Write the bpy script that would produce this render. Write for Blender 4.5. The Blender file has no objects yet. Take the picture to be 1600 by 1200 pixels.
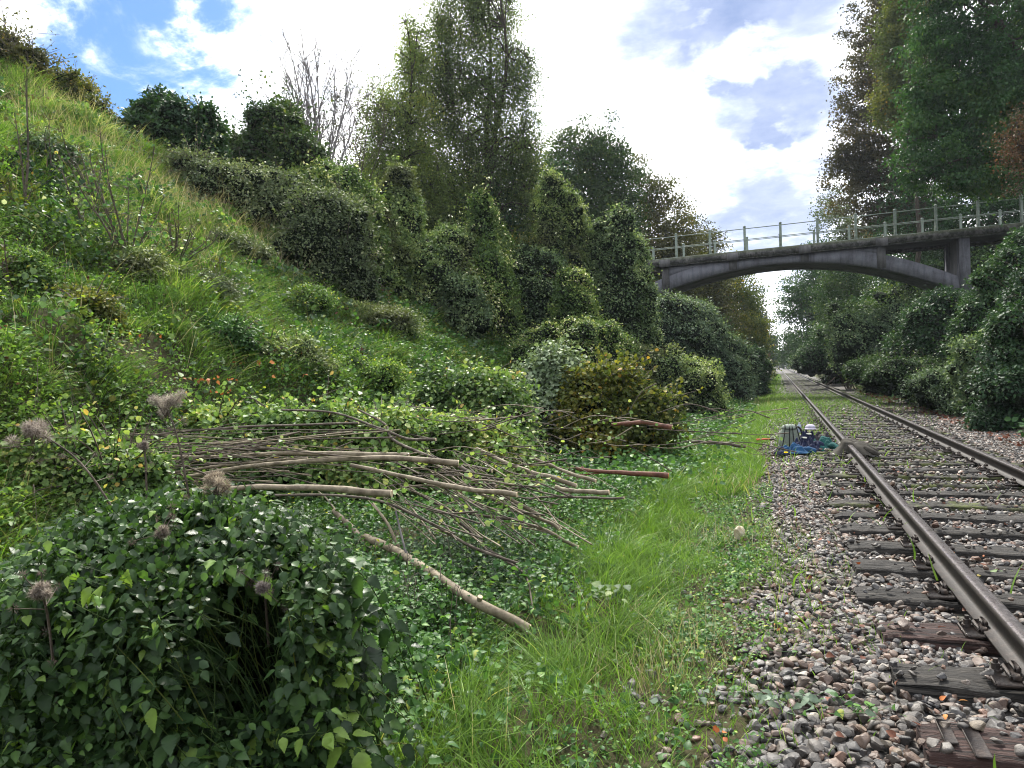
import bpy, math, random
import numpy as np
from mathutils import Vector
R_ = math.radians
sc = bpy.context.scene
COL = sc.collection
# ------------------------------------------------------------------ camera
YAW, PITCH, ROLL, FPX = R_(19.7), R_(0.82), R_(2.0), 1155.0
CAM = np.array([0.0, 0.0, 1.42])
F0 = np.array([-math.sin(YAW)*math.cos(PITCH), math.cos(YAW)*math.cos(PITCH), -math.sin(PITCH)])
R0 = np.array([math.cos(YAW), math.sin(YAW), 0.0])
U0 = np.cross(R0, F0)
CR = R0*math.cos(ROLL) - U0*math.sin(ROLL)
CU = U0*math.cos(ROLL) + R0*math.sin(ROLL)
cd = bpy.data.cameras.new('camera'); cam = bpy.data.objects.new('camera', cd); COL.objects.link(cam)
cd.sensor_width = 36; cd.lens = 36*FPX/1600; cd.clip_end = 3000; cd.clip_start = 0.05
from mathutils import Matrix
cam.matrix_world = Matrix([[CR[0], CU[0], -F0[0], CAM[0]], [CR[1], CU[1], -F0[1], CAM[1]], [CR[2], CU[2], -F0[2], CAM[2]], [0, 0, 0, 1]])
sc.camera = cam
sc.render.engine = 'CYCLES'
sc.cycles.max_bounces = 6; sc.cycles.diffuse_bounces = 4; sc.cycles.glossy_bounces = 2
sc.cycles.transmission_bounces = 3; sc.cycles.transparent_max_bounces = 4; sc.cycles.volume_bounces = 0
sc.cycles.sample_clamp_indirect = 4; sc.cycles.filter_width = 1.05
sc.view_settings.view_transform = 'Standard'; sc.view_settings.look = 'None'
sc.view_settings.exposure = 1.5; sc.view_settings.gamma = 1
# ------------------------------------------------------------------ light
SUN_EL, SUN_AZ = R_(50), R_(-22)          # azimuth measured from +Y towards +X
sund = np.array([math.sin(SUN_AZ)*math.cos(SUN_EL), math.cos(SUN_AZ)*math.cos(SUN_EL), math.sin(SUN_EL)])
sl = bpy.data.lights.new('sun', 'SUN'); sl.energy = 2.8; sl.angle = R_(6); sl.color = (1, .95, .86)
so = bpy.data.objects.new('sun', sl); COL.objects.link(so)
so.rotation_euler = Vector(-sund).to_track_quat('-Z', 'Y').to_euler()

class NT:
    """tiny node-tree helper"""
    def __init__(s, nt): s.t = nt; s.n = nt.nodes; s.l = nt.links
    def node(s, ty, props=None, **inp):
        nd = s.n.new(ty)
        for k, v in (props or {}).items(): setattr(nd, k, v)
        for k, v in inp.items():
            key = int(k[1:]) if k[0] == 'i' and k[1:].isdigit() else k.replace('_', ' ')
            s.set(nd.inputs[key], v)
        return nd
    def set(s, sock, v):
        if isinstance(v, bpy.types.NodeSocket): s.l.new(v, sock)
        elif isinstance(v, bpy.types.Node): s.l.new(v.outputs[0], sock)
        else: sock.default_value = v
    def math(s, op, a, b=0.0, clamp=False):
        return s.node('ShaderNodeMath', {'operation': op, 'use_clamp': clamp}, i0=a, i1=b).outputs[0]
    def ramp(s, fac, stops, interp='LINEAR'):
        r = s.n.new('ShaderNodeValToRGB'); s.set(r.inputs[0], fac); e = r.color_ramp; e.interpolation = interp
        while len(e.elements) > 1: e.elements.remove(e.elements[-1])
        for i, (p, c) in enumerate(stops):
            el = e.elements[0] if i == 0 else e.elements.new(p)
            el.position = p; el.color = (*c, 1) if len(c) == 3 else c
        return r.outputs[0]
    def noise(s, vec, scale, detail=4, rough=.55, dist=0.0, out=0):
        return s.node('ShaderNodeTexNoise', None, Vector=vec, Scale=scale, Detail=detail, Roughness=rough, Distortion=dist).outputs[out]
    def mix(s, f, a, b, mode='MIX'):
        m = s.n.new('ShaderNodeMix'); m.data_type = 'RGBA'; m.blend_type = mode
        s.set(m.inputs[0], f); s.set(m.inputs[6], a if not isinstance(a, tuple) or len(a) == 4 else (*a, 1)); s.set(m.inputs[7], b if not isinstance(b, tuple) or len(b) == 4 else (*b, 1))
        return m.outputs[2]

w = bpy.data.worlds.new('World'); sc.world = w; w.use_nodes = True
N = NT(w.node_tree); N.n.clear()
sky = N.node('ShaderNodeTexSky', {'sky_type': 'NISHITA', 'sun_disc': False, 'sun_elevation': SUN_EL, 'sun_rotation': SUN_AZ, 'altitude': 50, 'dust_density': .6, 'ozone_density': 2.0})
tc = N.node('ShaderNodeTexCoord').outputs['Generated']
def pdir(px, py):
    d = F0 + CR*(px-800)/FPX - CU*(py-600)/FPX
    return d/np.linalg.norm(d)
sep = N.node('ShaderNodeSeparateXYZ', None, Vector=tc)
zz = N.math('ADD', N.math('MAXIMUM', sep.outputs[2], 0.0), .22)
pl = N.node('ShaderNodeCombineXYZ', None, X=N.math('DIVIDE', sep.outputs[0], zz), Y=N.math('DIVIDE', sep.outputs[1], zz), Z=0.0).outputs[0]
n1 = N.noise(pl, 2.6, 10, .62, .5)
n2 = N.noise(pl, 5.5, 6, .6, .2)
def blob(px, py, deg, soft=.6, wob=None):
    """smooth patch of the sky round a direction, its outline broken by noise"""
    d = pdir(px, py); wob = min((1-math.cos(R_(deg)))*2.2, .05)
    dt = N.node('ShaderNodeVectorMath', {'operation': 'DOT_PRODUCT'}, i0=tc, i1=tuple(d)).outputs['Value']
    dt = N.math('ADD', dt, N.math('MULTIPLY', N.math('SUBTRACT', n2, .5), wob))
    m = N.node('ShaderNodeMapRange', {'interpolation_type': 'SMOOTHSTEP'}, Value=dt)
    m.inputs['From Min'].default_value = math.cos(R_(deg)); m.inputs['From Max'].default_value = math.cos(R_(deg*(1-soft)))
    return m.outputs[0]
def add(*v):
    r = v[0]
    for q in v[1:]: r = N.math('ADD', r, q, True)
    return r
cover = N.math('ADD', N.math('MULTIPLY', N.math('SUBTRACT', n1, .5), 4.2), .90)
clear = add(N.math('MULTIPLY', blob(300, 30, 7.5, .9, .02), .46), N.math('MULTIPLY', blob(205, 150, 3.5, .9, .004), .42), N.math('MULTIPLY', blob(60, 20, 13, .9, .03), .34),
            N.math('MULTIPLY', blob(480, 20, 5, .9, .03), .6))
back = N.node('ShaderNodeMapRange', {'interpolation_type': 'SMOOTHSTEP'}, Value=N.node('ShaderNodeVectorMath', {'operation': 'DOT_PRODUCT'}, i0=tc, i1=tuple(-F0)).outputs['Value'])  # unseen sky behind the camera, cloud added to lift camera-facing surfaces
back.inputs['From Min'].default_value = -.45; back.inputs['From Max'].default_value = .2
thick = add(back.outputs[0], blob(1150, 250, 36, .45), N.math('MULTIPLY', blob(640, 160, 16, .8), 1.0))
cover = N.math('ADD', cover, N.math('MULTIPLY', N.math('SUBTRACT', n2, .5), 3.2))
cover = N.math('SUBTRACT', N.math('ADD', cover, N.math('MULTIPLY', thick, .8)), clear, True)
cmask = N.node('ShaderNodeMapRange', {'interpolation_type': 'SMOOTHSTEP'}, Value=cover).outputs[0]
cmask = N.math('POWER', cmask, 1.7)
grey = add(N.math('MULTIPLY', blob(1165, 182, 3.0, .9, .0016), .9), N.math('MULTIPLY', blob(1260, 165, 3.8, .9, .0022), .95), N.math('MULTIPLY', blob(1205, 335, 6.0, .9, .004), .9), N.math('MULTIPLY', blob(1080, 0, 6.5, .9, .006), .95), N.math('MULTIPLY', blob(1200, -25, 7, .9, .006), .9), N.math('MULTIPLY', blob(935, 122, 1.3, .9, .0006), .35),
           N.math('MULTIPLY', blob(975, 182, 1.6, .9, .0006), .3))
cc = N.ramp(N.noise(pl, 3.2, 7, .6), [(.30, (.62, .70, .82)), (.52, (1.0, 1.0, 1.0))])
gcol = N.ramp(N.noise(pl, 6.0, 6, .6), [(.3, (.125, .165, .27)), (.6, (.21, .245, .34)), (.75, (.36, .40, .46))])
cc = N.mix(N.math('POWER', grey, .38), cc, gcol)
cc = N.mix(N.math('MULTIPLY', back.outputs[0], .60), cc, (.30, .34, .42))  # the added rear cloud greyed to deepen contrast
skc = N.mix(1.0, sky.outputs[0], (.60, .86, 1.15, 1), 'MULTIPLY')
mb_ = N.node('ShaderNodeBackground', None, Color=skc, Strength=.050)
cb_ = N.node('ShaderNodeBackground', None, Color=cc, Strength=1.1)
mx = N.node('ShaderNodeMixShader', None, i0=cmask, i1=mb_, i2=cb_)
N.node('ShaderNodeOutputWorld', None, Surface=mx)

# ------------------------------------------------------------------ numpy helpers
rng = np.random.default_rng(7)
def hash2(ix, iy, seed):
    h = (ix.astype(np.int64)*374761393 + iy.astype(np.int64)*668265263 + seed*1442695041) & 0xffffffff
    h = ((h ^ (h >> 13))*1274126177) & 0xffffffff
    return ((h ^ (h >> 16)) & 0xffffff)/float(0xffffff)
def vnoise(x, y, seed=0):
    x = np.asarray(x, float); y = np.asarray(y, float)
    ix, iy = np.floor(x), np.floor(y); fx, fy = x-ix, y-iy
    fx = fx*fx*(3-2*fx); fy = fy*fy*(3-2*fy)
    a, b = hash2(ix, iy, seed), hash2(ix+1, iy, seed); c, d = hash2(ix, iy+1, seed), hash2(ix+1, iy+1, seed)
    return (a*(1-fx)+b*fx)*(1-fy) + (c*(1-fx)+d*fx)*fy
def fbm(x, y, seed=0, o=3):
    s = 0; a = .5; t = 0
    for i in range(o): s = s + a*vnoise(x*2**i, y*2**i, seed+i*17); t += a; a *= .5
    return s/t
def noise3(P, seed=0):
    return (vnoise(P[:, 0]+P[:, 2]*.37, P[:, 1]-P[:, 2]*.61, seed)+vnoise(P[:, 1]+P[:, 0]*.31, P[:, 2]+P[:, 0]*.73, seed+5))*.5
def unit(v): return v/np.maximum(np.linalg.norm(v, axis=-1, keepdims=True), 1e-9)
def rdir(n, r=None):
    return unit((r or rng).normal(size=(n, 3)))

# ------------------------------------------------------------------ terrain
def plateau(y): return np.interp(y, [-60, 10.5, 13.3, 17, 36, 70, 140, 220, 900], [10.4, 9.9, 7.0, 6.6, 6.5, 5.0, 3.0, 1.0, .4])
PX = [-400, -4.4, -3.5, -2.2, -1.2, -.5, -.2, 3.9, 4.3, 5.0, 400]
def H(x, y):
    x = np.asarray(x, float); y = np.asarray(y, float)
    z = np.interp(x, [-4.6, -3.5, -2.2, -1.2, -.55, -.2, 4.0, 4.4, 5.0], [.02, -.06, -.12, -.16, -.16, -.06, -.06, .0, .35])
    P = plateau(y)
    a = np.maximum(-x-4.6, 0); sl_ = .76*a*np.clip(a/1.6, .35, 1)
    k = .5; Lz = -np.log(np.exp(-np.minimum(sl_, 40)/k)+np.exp(-P/k))*k + np.log(1+np.exp(-P/k))*k
    b = np.maximum(x-5.0, 0); rz = np.minimum(.92*b, np.minimum(P, 6.6) + .05*b)
    und = np.clip((-x-3.8)/2.0, 0, 1)
    bump = und*((fbm(x*.55+y*.12, y*.42, 3)-.5)*1.1 + (fbm(x*1.9, y*1.3, 9)-.5)*.46 + (fbm(x*4.6+3, y*3.6, 13, 2)-.5)*.15)
    veg = np.clip((-x-.3)/.8, 0, 1)
    bump = bump + veg*((fbm(x*1.6, y*1.6, 21)-.5)*.26+(fbm(x*4, y*4, 23, 2)-.5)*.10)
    mound = .10*np.exp(-((x+3.6)/1.5)**2-((y-5.0)/2.0)**2)
    return z + Lz + rz + bump + mound + np.clip((x-5)/2, 0, 1)*(fbm(x*.7, y*.7, 31)-.5)*.8
def Hn(x, y, e=.15):
    dx = (H(x+e, y)-H(x-e, y))/(2*e); dy = (H(x, y+e)-H(x, y-e))/(2*e)
    return unit(np.stack([-dx, -dy, np.ones_like(dx)], -1))
def at(px, py, zc):
    return CAM + (F0 + CR*(px-800)/FPX - CU*(py-600)/FPX)*zc
def hit(px, py, z0=1.5, z1=90):
    t = np.arange(z0, z1, .05); P = CAM[None] + (F0 + CR*(px-800)/FPX - CU*(py-600)/FPX)[None]*t[:, None]
    below = P[:, 2] < H(P[:, 0], P[:, 1])
    i = int(np.argmax(below)) if below.any() else len(t)-1
    return P[i], t[i]
def project(P):
    d = P-CAM; z = d@F0
    return 800+FPX*(d@CR)/z, 600-FPX*(d@CU)/z, z
def infront(P, m=60, zmin=.4):
    u, v, z = project(P)
    return (z > zmin) & (u > -m) & (u < 1600+m) & (v > -m-80) & (v < 1200+m+80)

# ------------------------------------------------------------------ mesh building
class MB:
    def __init__(s): s.V = []; s.F = []; s.M = []; s.T = []; s.n = 0
    def add(s, V, F, tint=0.5, m=0):
        V = np.asarray(V, float); F = np.asarray(F, int)
        s.V.append(V); s.F.append(F+s.n); s.M.append(np.full(len(F), m, int))
        s.T.append(np.broadcast_to(np.asarray(tint, float), (len(V),)).copy()); s.n += len(V)
    def build(s, name, mats, parent=None, smooth=False, origin=None):
        V = np.concatenate(s.V) if s.V else np.zeros((0, 3))
        if origin is not None: V = V-np.asarray(origin)[None]
        me = bpy.data.meshes.new(name)
        me.vertices.add(len(V)); me.vertices.foreach_set('co', V.astype(np.float32).ravel())
        tot = sum(f.size for f in s.F); nf = sum(len(f) for f in s.F)
        me.loops.add(tot); me.polygons.add(nf)
        me.loops.foreach_set('vertex_index', np.concatenate([f.ravel() for f in s.F]).astype(np.int32))
        lt = np.concatenate([np.full(len(f), f.shape[1], int) for f in s.F])
        ls = np.concatenate([[0], np.cumsum(lt)[:-1]])
        me.polygons.foreach_set('loop_start', ls.astype(np.int32))
        me.polygons.foreach_set('material_index', np.concatenate(s.M).astype(np.int32))
        me.update(calc_edges=True)
        if smooth: me.polygons.foreach_set('use_smooth', np.ones(nf, bool))
        at_ = me.attributes.new('tint', 'FLOAT', 'POINT'); at_.data.foreach_set('value', np.concatenate(s.T).astype(np.float32))
        for m in (mats if isinstance(mats, (list, tuple)) else [mats]): me.materials.append(m)
        o = bpy.data.objects.new(name, me); COL.objects.link(o)
        if parent is not None: o.parent = parent
        return o
def tag(o, label=None, cat=None, group=None, kind=None):
    if label: o['label'] = label
    if cat: o['category'] = cat
    if group: o['group'] = group
    if kind: o['kind'] = kind
    return o
def empty(name, loc, label, cat, group=None, rz=0):
    o = bpy.data.objects.new(name, None); COL.objects.link(o); o.location = tuple(float(v) for v in loc); o.rotation_euler = (0, 0, rz); o.empty_display_size = .2
    return tag(o, label, cat, group)
def dup(root, loc, rz=0, label=None, scale=1.0):
    r = root.copy(); COL.objects.link(r); r.location = tuple(float(v) for v in loc); r.rotation_euler = (0, 0, rz); r.scale = (scale,)*3
    if label: r['label'] = label
    for ch in list(root.children):
        c = ch.copy(); COL.objects.link(c); c.parent = r
        for g in ch.children:
            d = g.copy(); COL.objects.link(d); d.parent = c
    return r
def frames(axis, normal):
    y = unit(axis); x = unit(np.cross(y, normal)); z = np.cross(x, y)
    return np.stack([x, y, z], -1)       # columns
def scatter(mb, T, P, Rm, S, tint, m=0):
    TV, TF = T[:2]; n, k = len(P), len(TV)
    S = np.asarray(S, float); S = S[:, None] if S.ndim == 1 else S
    V = np.einsum('nij,nkj->nki', Rm, TV[None]*S[:, None, :]) + P[:, None, :]
    F = (TF[None] + (np.arange(n)*k)[:, None, None]).reshape(-1, TF.shape[1])
    tv = np.repeat(tint, k)
    if k in (14, 48): tv = tv+np.tile(np.where(np.abs(TV[:, 0]) < 1e-6, .05, -.03), n)      # paler midrib
    mb.add(V.reshape(-1, 3), F, tv, m)
def tube(mb, pts, rad, ns=6, tint=.5, m=0, cap=True):
    P = np.asarray(pts, float); n = len(P); rad = np.broadcast_to(np.asarray(rad, float), (n,))
    T = unit(np.gradient(P, axis=0)); ref = np.array([0, 0, 1.0]) if abs(T[0, 2]) < .9 else np.array([1.0, 0, 0])
    X = unit(np.cross(T, ref)); Y = np.cross(T, X)
    a = np.arange(ns)*2*math.pi/ns
    V = P[:, None]+rad[:, None, None]*(X[:, None]*np.cos(a)[None, :, None]+Y[:, None]*np.sin(a)[None, :, None])
    i = np.arange(n-1)[:, None]*ns; j = np.arange(ns)[None]; j2 = (j+1) % ns
    F = np.stack([i+j, i+j2, i+ns+j2, i+ns+j], -1).reshape(-1, 4)
    mb.add(V.reshape(-1, 3), F, tint, m)
    if cap:
        for r, o_ in ((0, 1), (n-1, -1)):
            c = V[r]; mb.add(np.vstack([c, c.mean(0)]), [[k, (k+1) % ns, ns][::o_] for k in range(ns)], tint, m)
def smooth_path(pts, n=12):
    P = np.asarray(pts, float); t = np.linspace(0, len(P)-1, n); out = []
    Q = np.vstack([2*P[0]-P[1], P, 2*P[-1]-P[-2]])
    for u in t:
        i = min(int(u), len(P)-2); f = u-i; a, b, c, d = Q[i], Q[i+1], Q[i+2], Q[i+3]
        out.append(.5*((2*b)+(-a+c)*f+(2*a-5*b+4*c-d)*f*f+(-a+3*b-3*c+d)*f**3))
    return np.array(out)
def box(mb, c, s, m=0, tint=.5, rot=0.0, bev=0.0):
    """box with chamfered edges"""
    c = np.array(c, float); h = np.array(s, float)/2; b = min(bev, h.min()*.6)
    if b <= 0:
        V = np.array([[x, y, z] for x in (-1, 1) for y in (-1, 1) for z in (-1, 1)])*h
        F = [[0, 1, 3, 2], [4, 6, 7, 5], [0, 4, 5, 1], [2, 3, 7, 6], [0, 2, 6, 4], [1, 5, 7, 3]]; Fs = [F]
    else:
        V = []; idx = {}
        for x in (-1, 1):
            for y in (-1, 1):
                for z in (-1, 1):
                    for ax in range(3):
                        p = np.array([x, y, z])*h; q = p.copy()
                        for k in range(3):
                            if k != ax: q[k] -= np.sign(p[k])*b
                        idx[(x, y, z, ax)] = len(V); V.append(q)
        V = np.array(V); Q = []; T = []
        for ax in range(3):
            o = [k for k in range(3) if k != ax]
            for s_ in (-1, 1):
                f = []
                for u, v in ((-1, -1), (1, -1), (1, 1), (-1, 1)):
                    k = [0, 0, 0]; k[ax] = s_; k[o[0]] = u; k[o[1]] = v; f.append(idx[(*k, ax)])
                flip = (s_ < 0) ^ (ax == 1); Q.append(f[::-1] if flip else f)
            for u in (-1, 1):
                for v in (-1, 1):
                    k0 = [0, 0, 0]; k0[o[0]] = u; k0[o[1]] = v; k1 = list(k0); k0[ax] = -1; k1[ax] = 1
                    Q.append([idx[(*k0, o[0])], idx[(*k1, o[0])], idx[(*k1, o[1])], idx[(*k0, o[1])]])
        for x in (-1, 1):
            for y in (-1, 1):
                for z in (-1, 1): T.append([idx[(x, y, z, 0)], idx[(x, y, z, 1)], idx[(x, y, z, 2)]])
        Fs = [Q, T]
    if rot: V = V@np.array([[math.cos(rot), math.sin(rot), 0], [-math.sin(rot), math.cos(rot), 0], [0, 0, 1]])
    V = V+c; n0 = mb.n
    mb.add(V, Fs[0], tint, m)
    if len(Fs) > 1: mb.F.append(np.array(Fs[1])+n0); mb.M.append(np.full(len(Fs[1]), m))
def blades(mb, P, h, w, bend, lean, up, tint, seg=4, m=0, curl=.35):
    """grass blades: arcs from P; lean (n,3) horizontal unit direction of the bend"""
    n = len(P); t = np.linspace(0, 1, seg+1)
    C = P[:, None]+up[:, None]*(h[:, None]*(t-curl*bend[:, None]*t**2))[..., None] + lean[:, None]*(h*bend)[:, None, None]*(t**1.8)[None, :, None]
    side = unit(np.cross(lean, up)+rng.normal(size=(n, 3))*.35)
    ww = w[:, None]*np.clip(1-t**2, .04, 1)[None]*.5
    V = np.stack([C-side[:, None]*ww[..., None], C+side[:, None]*ww[..., None]], 2)     # n,seg+1,2,3
    k = (seg+1)*2; b = np.arange(seg)*2
    TF = np.stack([b, b+1, b+3, b+2], -1)
    F = (TF[None]+(np.arange(n)*k)[:, None, None]).reshape(-1, 4)
    mb.add(V.reshape(-1, 3), F, np.repeat(tint, k), m)
# leaf templates: axis +Y, normal +Z, length 1
def T_(V, F): return np.array(V, float), np.array(F)
LEAF2 = T_([(0, 0, 0), (-.32, .45, .07), (0, 1, -.05), (.32, .45, .07)], [(0, 2, 1), (0, 3, 2)])
LEAFR = T_([(0, 0, 0), (-.36, .22, .06), (-.40, .62, .07), (0, 1, -.1), (.40, .62, .07), (.36, .22, .06)], [(0, 3, 2), (0, 2, 1), (0, 5, 4), (0, 4, 3)])
_y = [0, .16, .36, .58, .80, 1.0]; _w = [.0, .27, .33, .25, .12, 0]; _z = [0, .01, .0, -.05, -.13, -.25]
_V = [(0, _y[i], _z[i]) for i in range(6)] + [(-_w[i], _y[i]+.02, _z[i]+.09*_w[i]/.33) for i in range(1, 5)] + [(_w[i], _y[i]+.02, _z[i]+.09*_w[i]/.33) for i in range(1, 5)]
_F = []
for _o, _r in ((6, 0), (10, 1)):
    _t = [(0, 1, _o), (1, 2, _o), (2, _o+1, _o), (2, 3, _o+1), (3, _o+2, _o+1), (3, 4, _o+2), (4, _o+3, _o+2), (4, 5, _o+3)]
    _F += [q[::-1] for q in _t] if _r else _t
LEAFN = T_(_V, _F)
# serrated nettle-like leaf (fan of triangles from the folded midrib)
def serr():
    V = []; F = []; n = 9
    for i in range(n+1):
        t = i/n; V.append((0, t, .02-.26*t*t))
    for s_ in (-1, 1):
        e0 = len(V)
        for i in range(2*n+1):
            t = i/(2*n); w_ = .29*math.sin(math.pi*min(1, t**.72))*(1.0 if i % 2 == 0 else 1.17)+(.0)
            if t < .03 or t > .98: w_ = 0
            V.append((s_*w_, t-(.0 if i % 2 == 0 else -.03)-.06*math.sin(math.pi*t), .02-.26*t*t+.16*w_-.05*math.sin(t*14)*w_))
        for i in range(n):
            a, b, c, d, e = i, i+1, e0+2*i, e0+2*i+1, e0+2*i+2
            f = [(a, c, d), (a, d, b), (b, d, e)]
            F += f if s_ > 0 else [q[::-1] for q in f]
    return T_(V, F)
LEAFS = serr()
# ------------------------------------------------------------------ materials
def mat(name):
    m = bpy.data.materials.new(name); m.use_nodes = True; n = NT(m.node_tree); n.n.clear(); return m, n
def finish(n, shader, disp=None):
    o = n.node('ShaderNodeOutputMaterial', None, Surface=shader)
def leafmat(name, stops, rough=.55, trans=.32, tcol=(1.35, 1.5, .65), spec=.13, patch=None, pscale=.5, gain=1.6):
    stops = [(p, tuple(min(.9, v*gain) for v in c)) for p, c in stops]
    """foliage: each leaf's own tint picks its colour, part of the light passes through"""
    m, n = mat(name)
    t = n.node('ShaderNodeAttribute', {'attribute_name': 'tint'}).outputs['Fac']
    c = n.ramp(t, stops)
    geo = n.node('ShaderNodeNewGeometry').outputs['Position']
    if patch is not None:
        f = n.ramp(n.noise(geo, pscale, 3, .6), [(.48, (0, 0, 0)), (.62, (1, 1, 1))])
        c = n.mix(f, c, n.mix(.75, c, (*patch, 1)))
    v = n.noise(geo, 30.0, 2)
    c = n.mix(.5, c, n.ramp(v, [(.3, (.55, .55, .55)), (.7, (1.25, 1.25, 1.2))]), 'MULTIPLY')
    oi = n.node('ShaderNodeObjectInfo').outputs['Random']
    c = n.mix(1.0, c, n.ramp(oi, [(0, (.78, .80, .86)), (.35, (1.0, 1.0, .95)), (.7, (1.15, 1.12, .92)), (1, (1.28, 1.30, 1.22))]), 'MULTIPLY')
    b = n.node('ShaderNodeBsdfPrincipled', None, Base_Color=c, Roughness=rough)
    b.inputs['Specular IOR Level'].default_value = spec
    tr = n.node('ShaderNodeBsdfTranslucent', None, Color=n.mix(1.0, c, (*tcol, 1), 'MULTIPLY'))
    finish(n, n.node('ShaderNodeMixShader', None, i0=trans, i1=b, i2=tr)); return m
def simple(name, stops, scale=8, rough=.7, bump=.3, bscale=None, detail=6, spec=.3, metal=0, stretch=None, rstops=None, bdist=.01):
    m, n = mat(name)
    co = n.node('ShaderNodeTexCoord').outputs['Object']
    if stretch: co = n.node('ShaderNodeMapping', None, Vector=co, Scale=stretch).outputs[0]
    v = n.noise(co, scale, detail, .62)
    c = n.ramp(v, stops)
    b = n.node('ShaderNodeBsdfPrincipled', None, Base_Color=c, Roughness=rough if rstops is None else n.ramp(n.noise(co, scale*1.7, 4), [(p, (q, q, q)) for p, q in rstops]), Metallic=metal)
    b.inputs['Specular IOR Level'].default_value = spec
    if bump: b.inputs['Normal'].default_value; n.l.new(n.node('ShaderNodeBump', None, Strength=bump, Distance=bdist, Height=n.noise(co, bscale or scale*4, 6, .65)).outputs[0], b.inputs['Normal'])
    finish(n, b); return m
def g(*c): return c
M = {}
# soil under the plants
m, n = mat('soil'); co = n.node('ShaderNodeTexCoord').outputs['Object']
c = n.ramp(n.noise(co, 2.2, 8, .7), [(.3, (.018, .022, .008)), (.45, (.035, .045, .014)), (.6, (.06, .05, .028)), (.75, (.05, .075, .02))])
c = n.mix(n.ramp(n.noise(co, 26, 4, .7), [(.42, (0, 0, 0)), (.62, (1, 1, 1))]), c, (.085, .075, .042, 1))
b = n.node('ShaderNodeBsdfPrincipled', None, Base_Color=c, Roughness=.95); b.inputs['Specular IOR Level'].default_value = .1
n.l.new(n.node('ShaderNodeBump', None, Strength=.8, Distance=.06, Height=n.noise(co, 14, 8, .75)).outputs[0], b.inputs['Normal']); finish(n, b); M['soil'] = m
# ballast bed
m, n = mat('ballast_bed'); co = n.node('ShaderNodeTexCoord').outputs['Object']
vo = n.node('ShaderNodeTexVoronoi', None, Vector=co, Scale=22.0)
hs = n.node('ShaderNodeSeparateColor', None, Color=vo.outputs['Color']).outputs[0]
c = n.ramp(hs, [(0, (.035, .035, .038)), (.3, (.09, .085, .082)), (.55, (.14, .12, .105)), (.75, (.20, .15, .125)), (1, (.30, .28, .26))])
c = n.mix(n.ramp(vo.outputs['Distance'], [(.25, (0, 0, 0)), (.62, (1, 1, 1))]), c, (.02, .018, .015, 1))
mo = n.ramp(n.noise(co, 1.1, 6, .7), [(.52, (0, 0, 0)), (.66, (1, 1, 1))])
c = n.mix(n.math('MULTIPLY', mo, .55), c, (.05, .062, .018, 1))
b = n.node('ShaderNodeBsdfPrincipled', None, Base_Color=c, Roughness=.8)
n.l.new(n.node('ShaderNodeBump', None, Strength=1.0, Distance=.03, Height=n.math('SUBTRACT', 1.0, vo.outputs['Distance'])).outputs[0], b.inputs['Normal']); finish(n, b); M['ballast_bed'] = m
# stones
m, n = mat('stone'); co = n.node('ShaderNodeTexCoord').outputs['Object']
t = n.node('ShaderNodeAttribute', {'attribute_name': 'tint'}).outputs['Fac']
c = n.ramp(t, [(0, (.040, .040, .043)), (.18, (.072, .070, .072)), (.34, (.112, .106, .102)), (.50, (.145, .130, .118)), (.62, (.165, .118, .095)), (.72, (.095, .07, .058)), (.80, (.23, .145, .112)), (.90, (.20, .17, .13)), (.97, (.28, .26, .235)), (1, (.46, .43, .38))])
c = n.mix(.75, c, n.ramp(n.noise(co, 45, 6, .7), [(.3, (.38, .37, .36)), (.5, (.82, .80, .77)), (.72, (1.25, 1.2, 1.12))]), 'MULTIPLY')
gr_ = n.ramp(n.noise(co, .9, 5, .6), [(.4, (1, 1, 1)), (.65, (.72, .66, .58))]); c = n.mix(1.0, c, gr_, 'MULTIPLY')
mo = n.ramp(n.noise(co, 1.6, 5, .7), [(.60, (0, 0, 0)), (.70, (1, 1, 1))])
c = n.mix(n.math('MULTIPLY', mo, .4), c, (.055, .065, .022, 1))
b = n.node('ShaderNodeBsdfPrincipled', None, Base_Color=c, Roughness=n.ramp(n.noise(co, 9, 3), [(.35, (.38,)*3), (.65, (.75,)*3)]))
b.inputs['Specular IOR Level'].default_value = .45
n.l.new(n.node('ShaderNodeBump', None, Strength=.5, Distance=.006, Height=n.noise(co, 90, 5, .7)).outputs[0], b.inputs['Normal']); finish(n, b); M['stone'] = m
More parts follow.
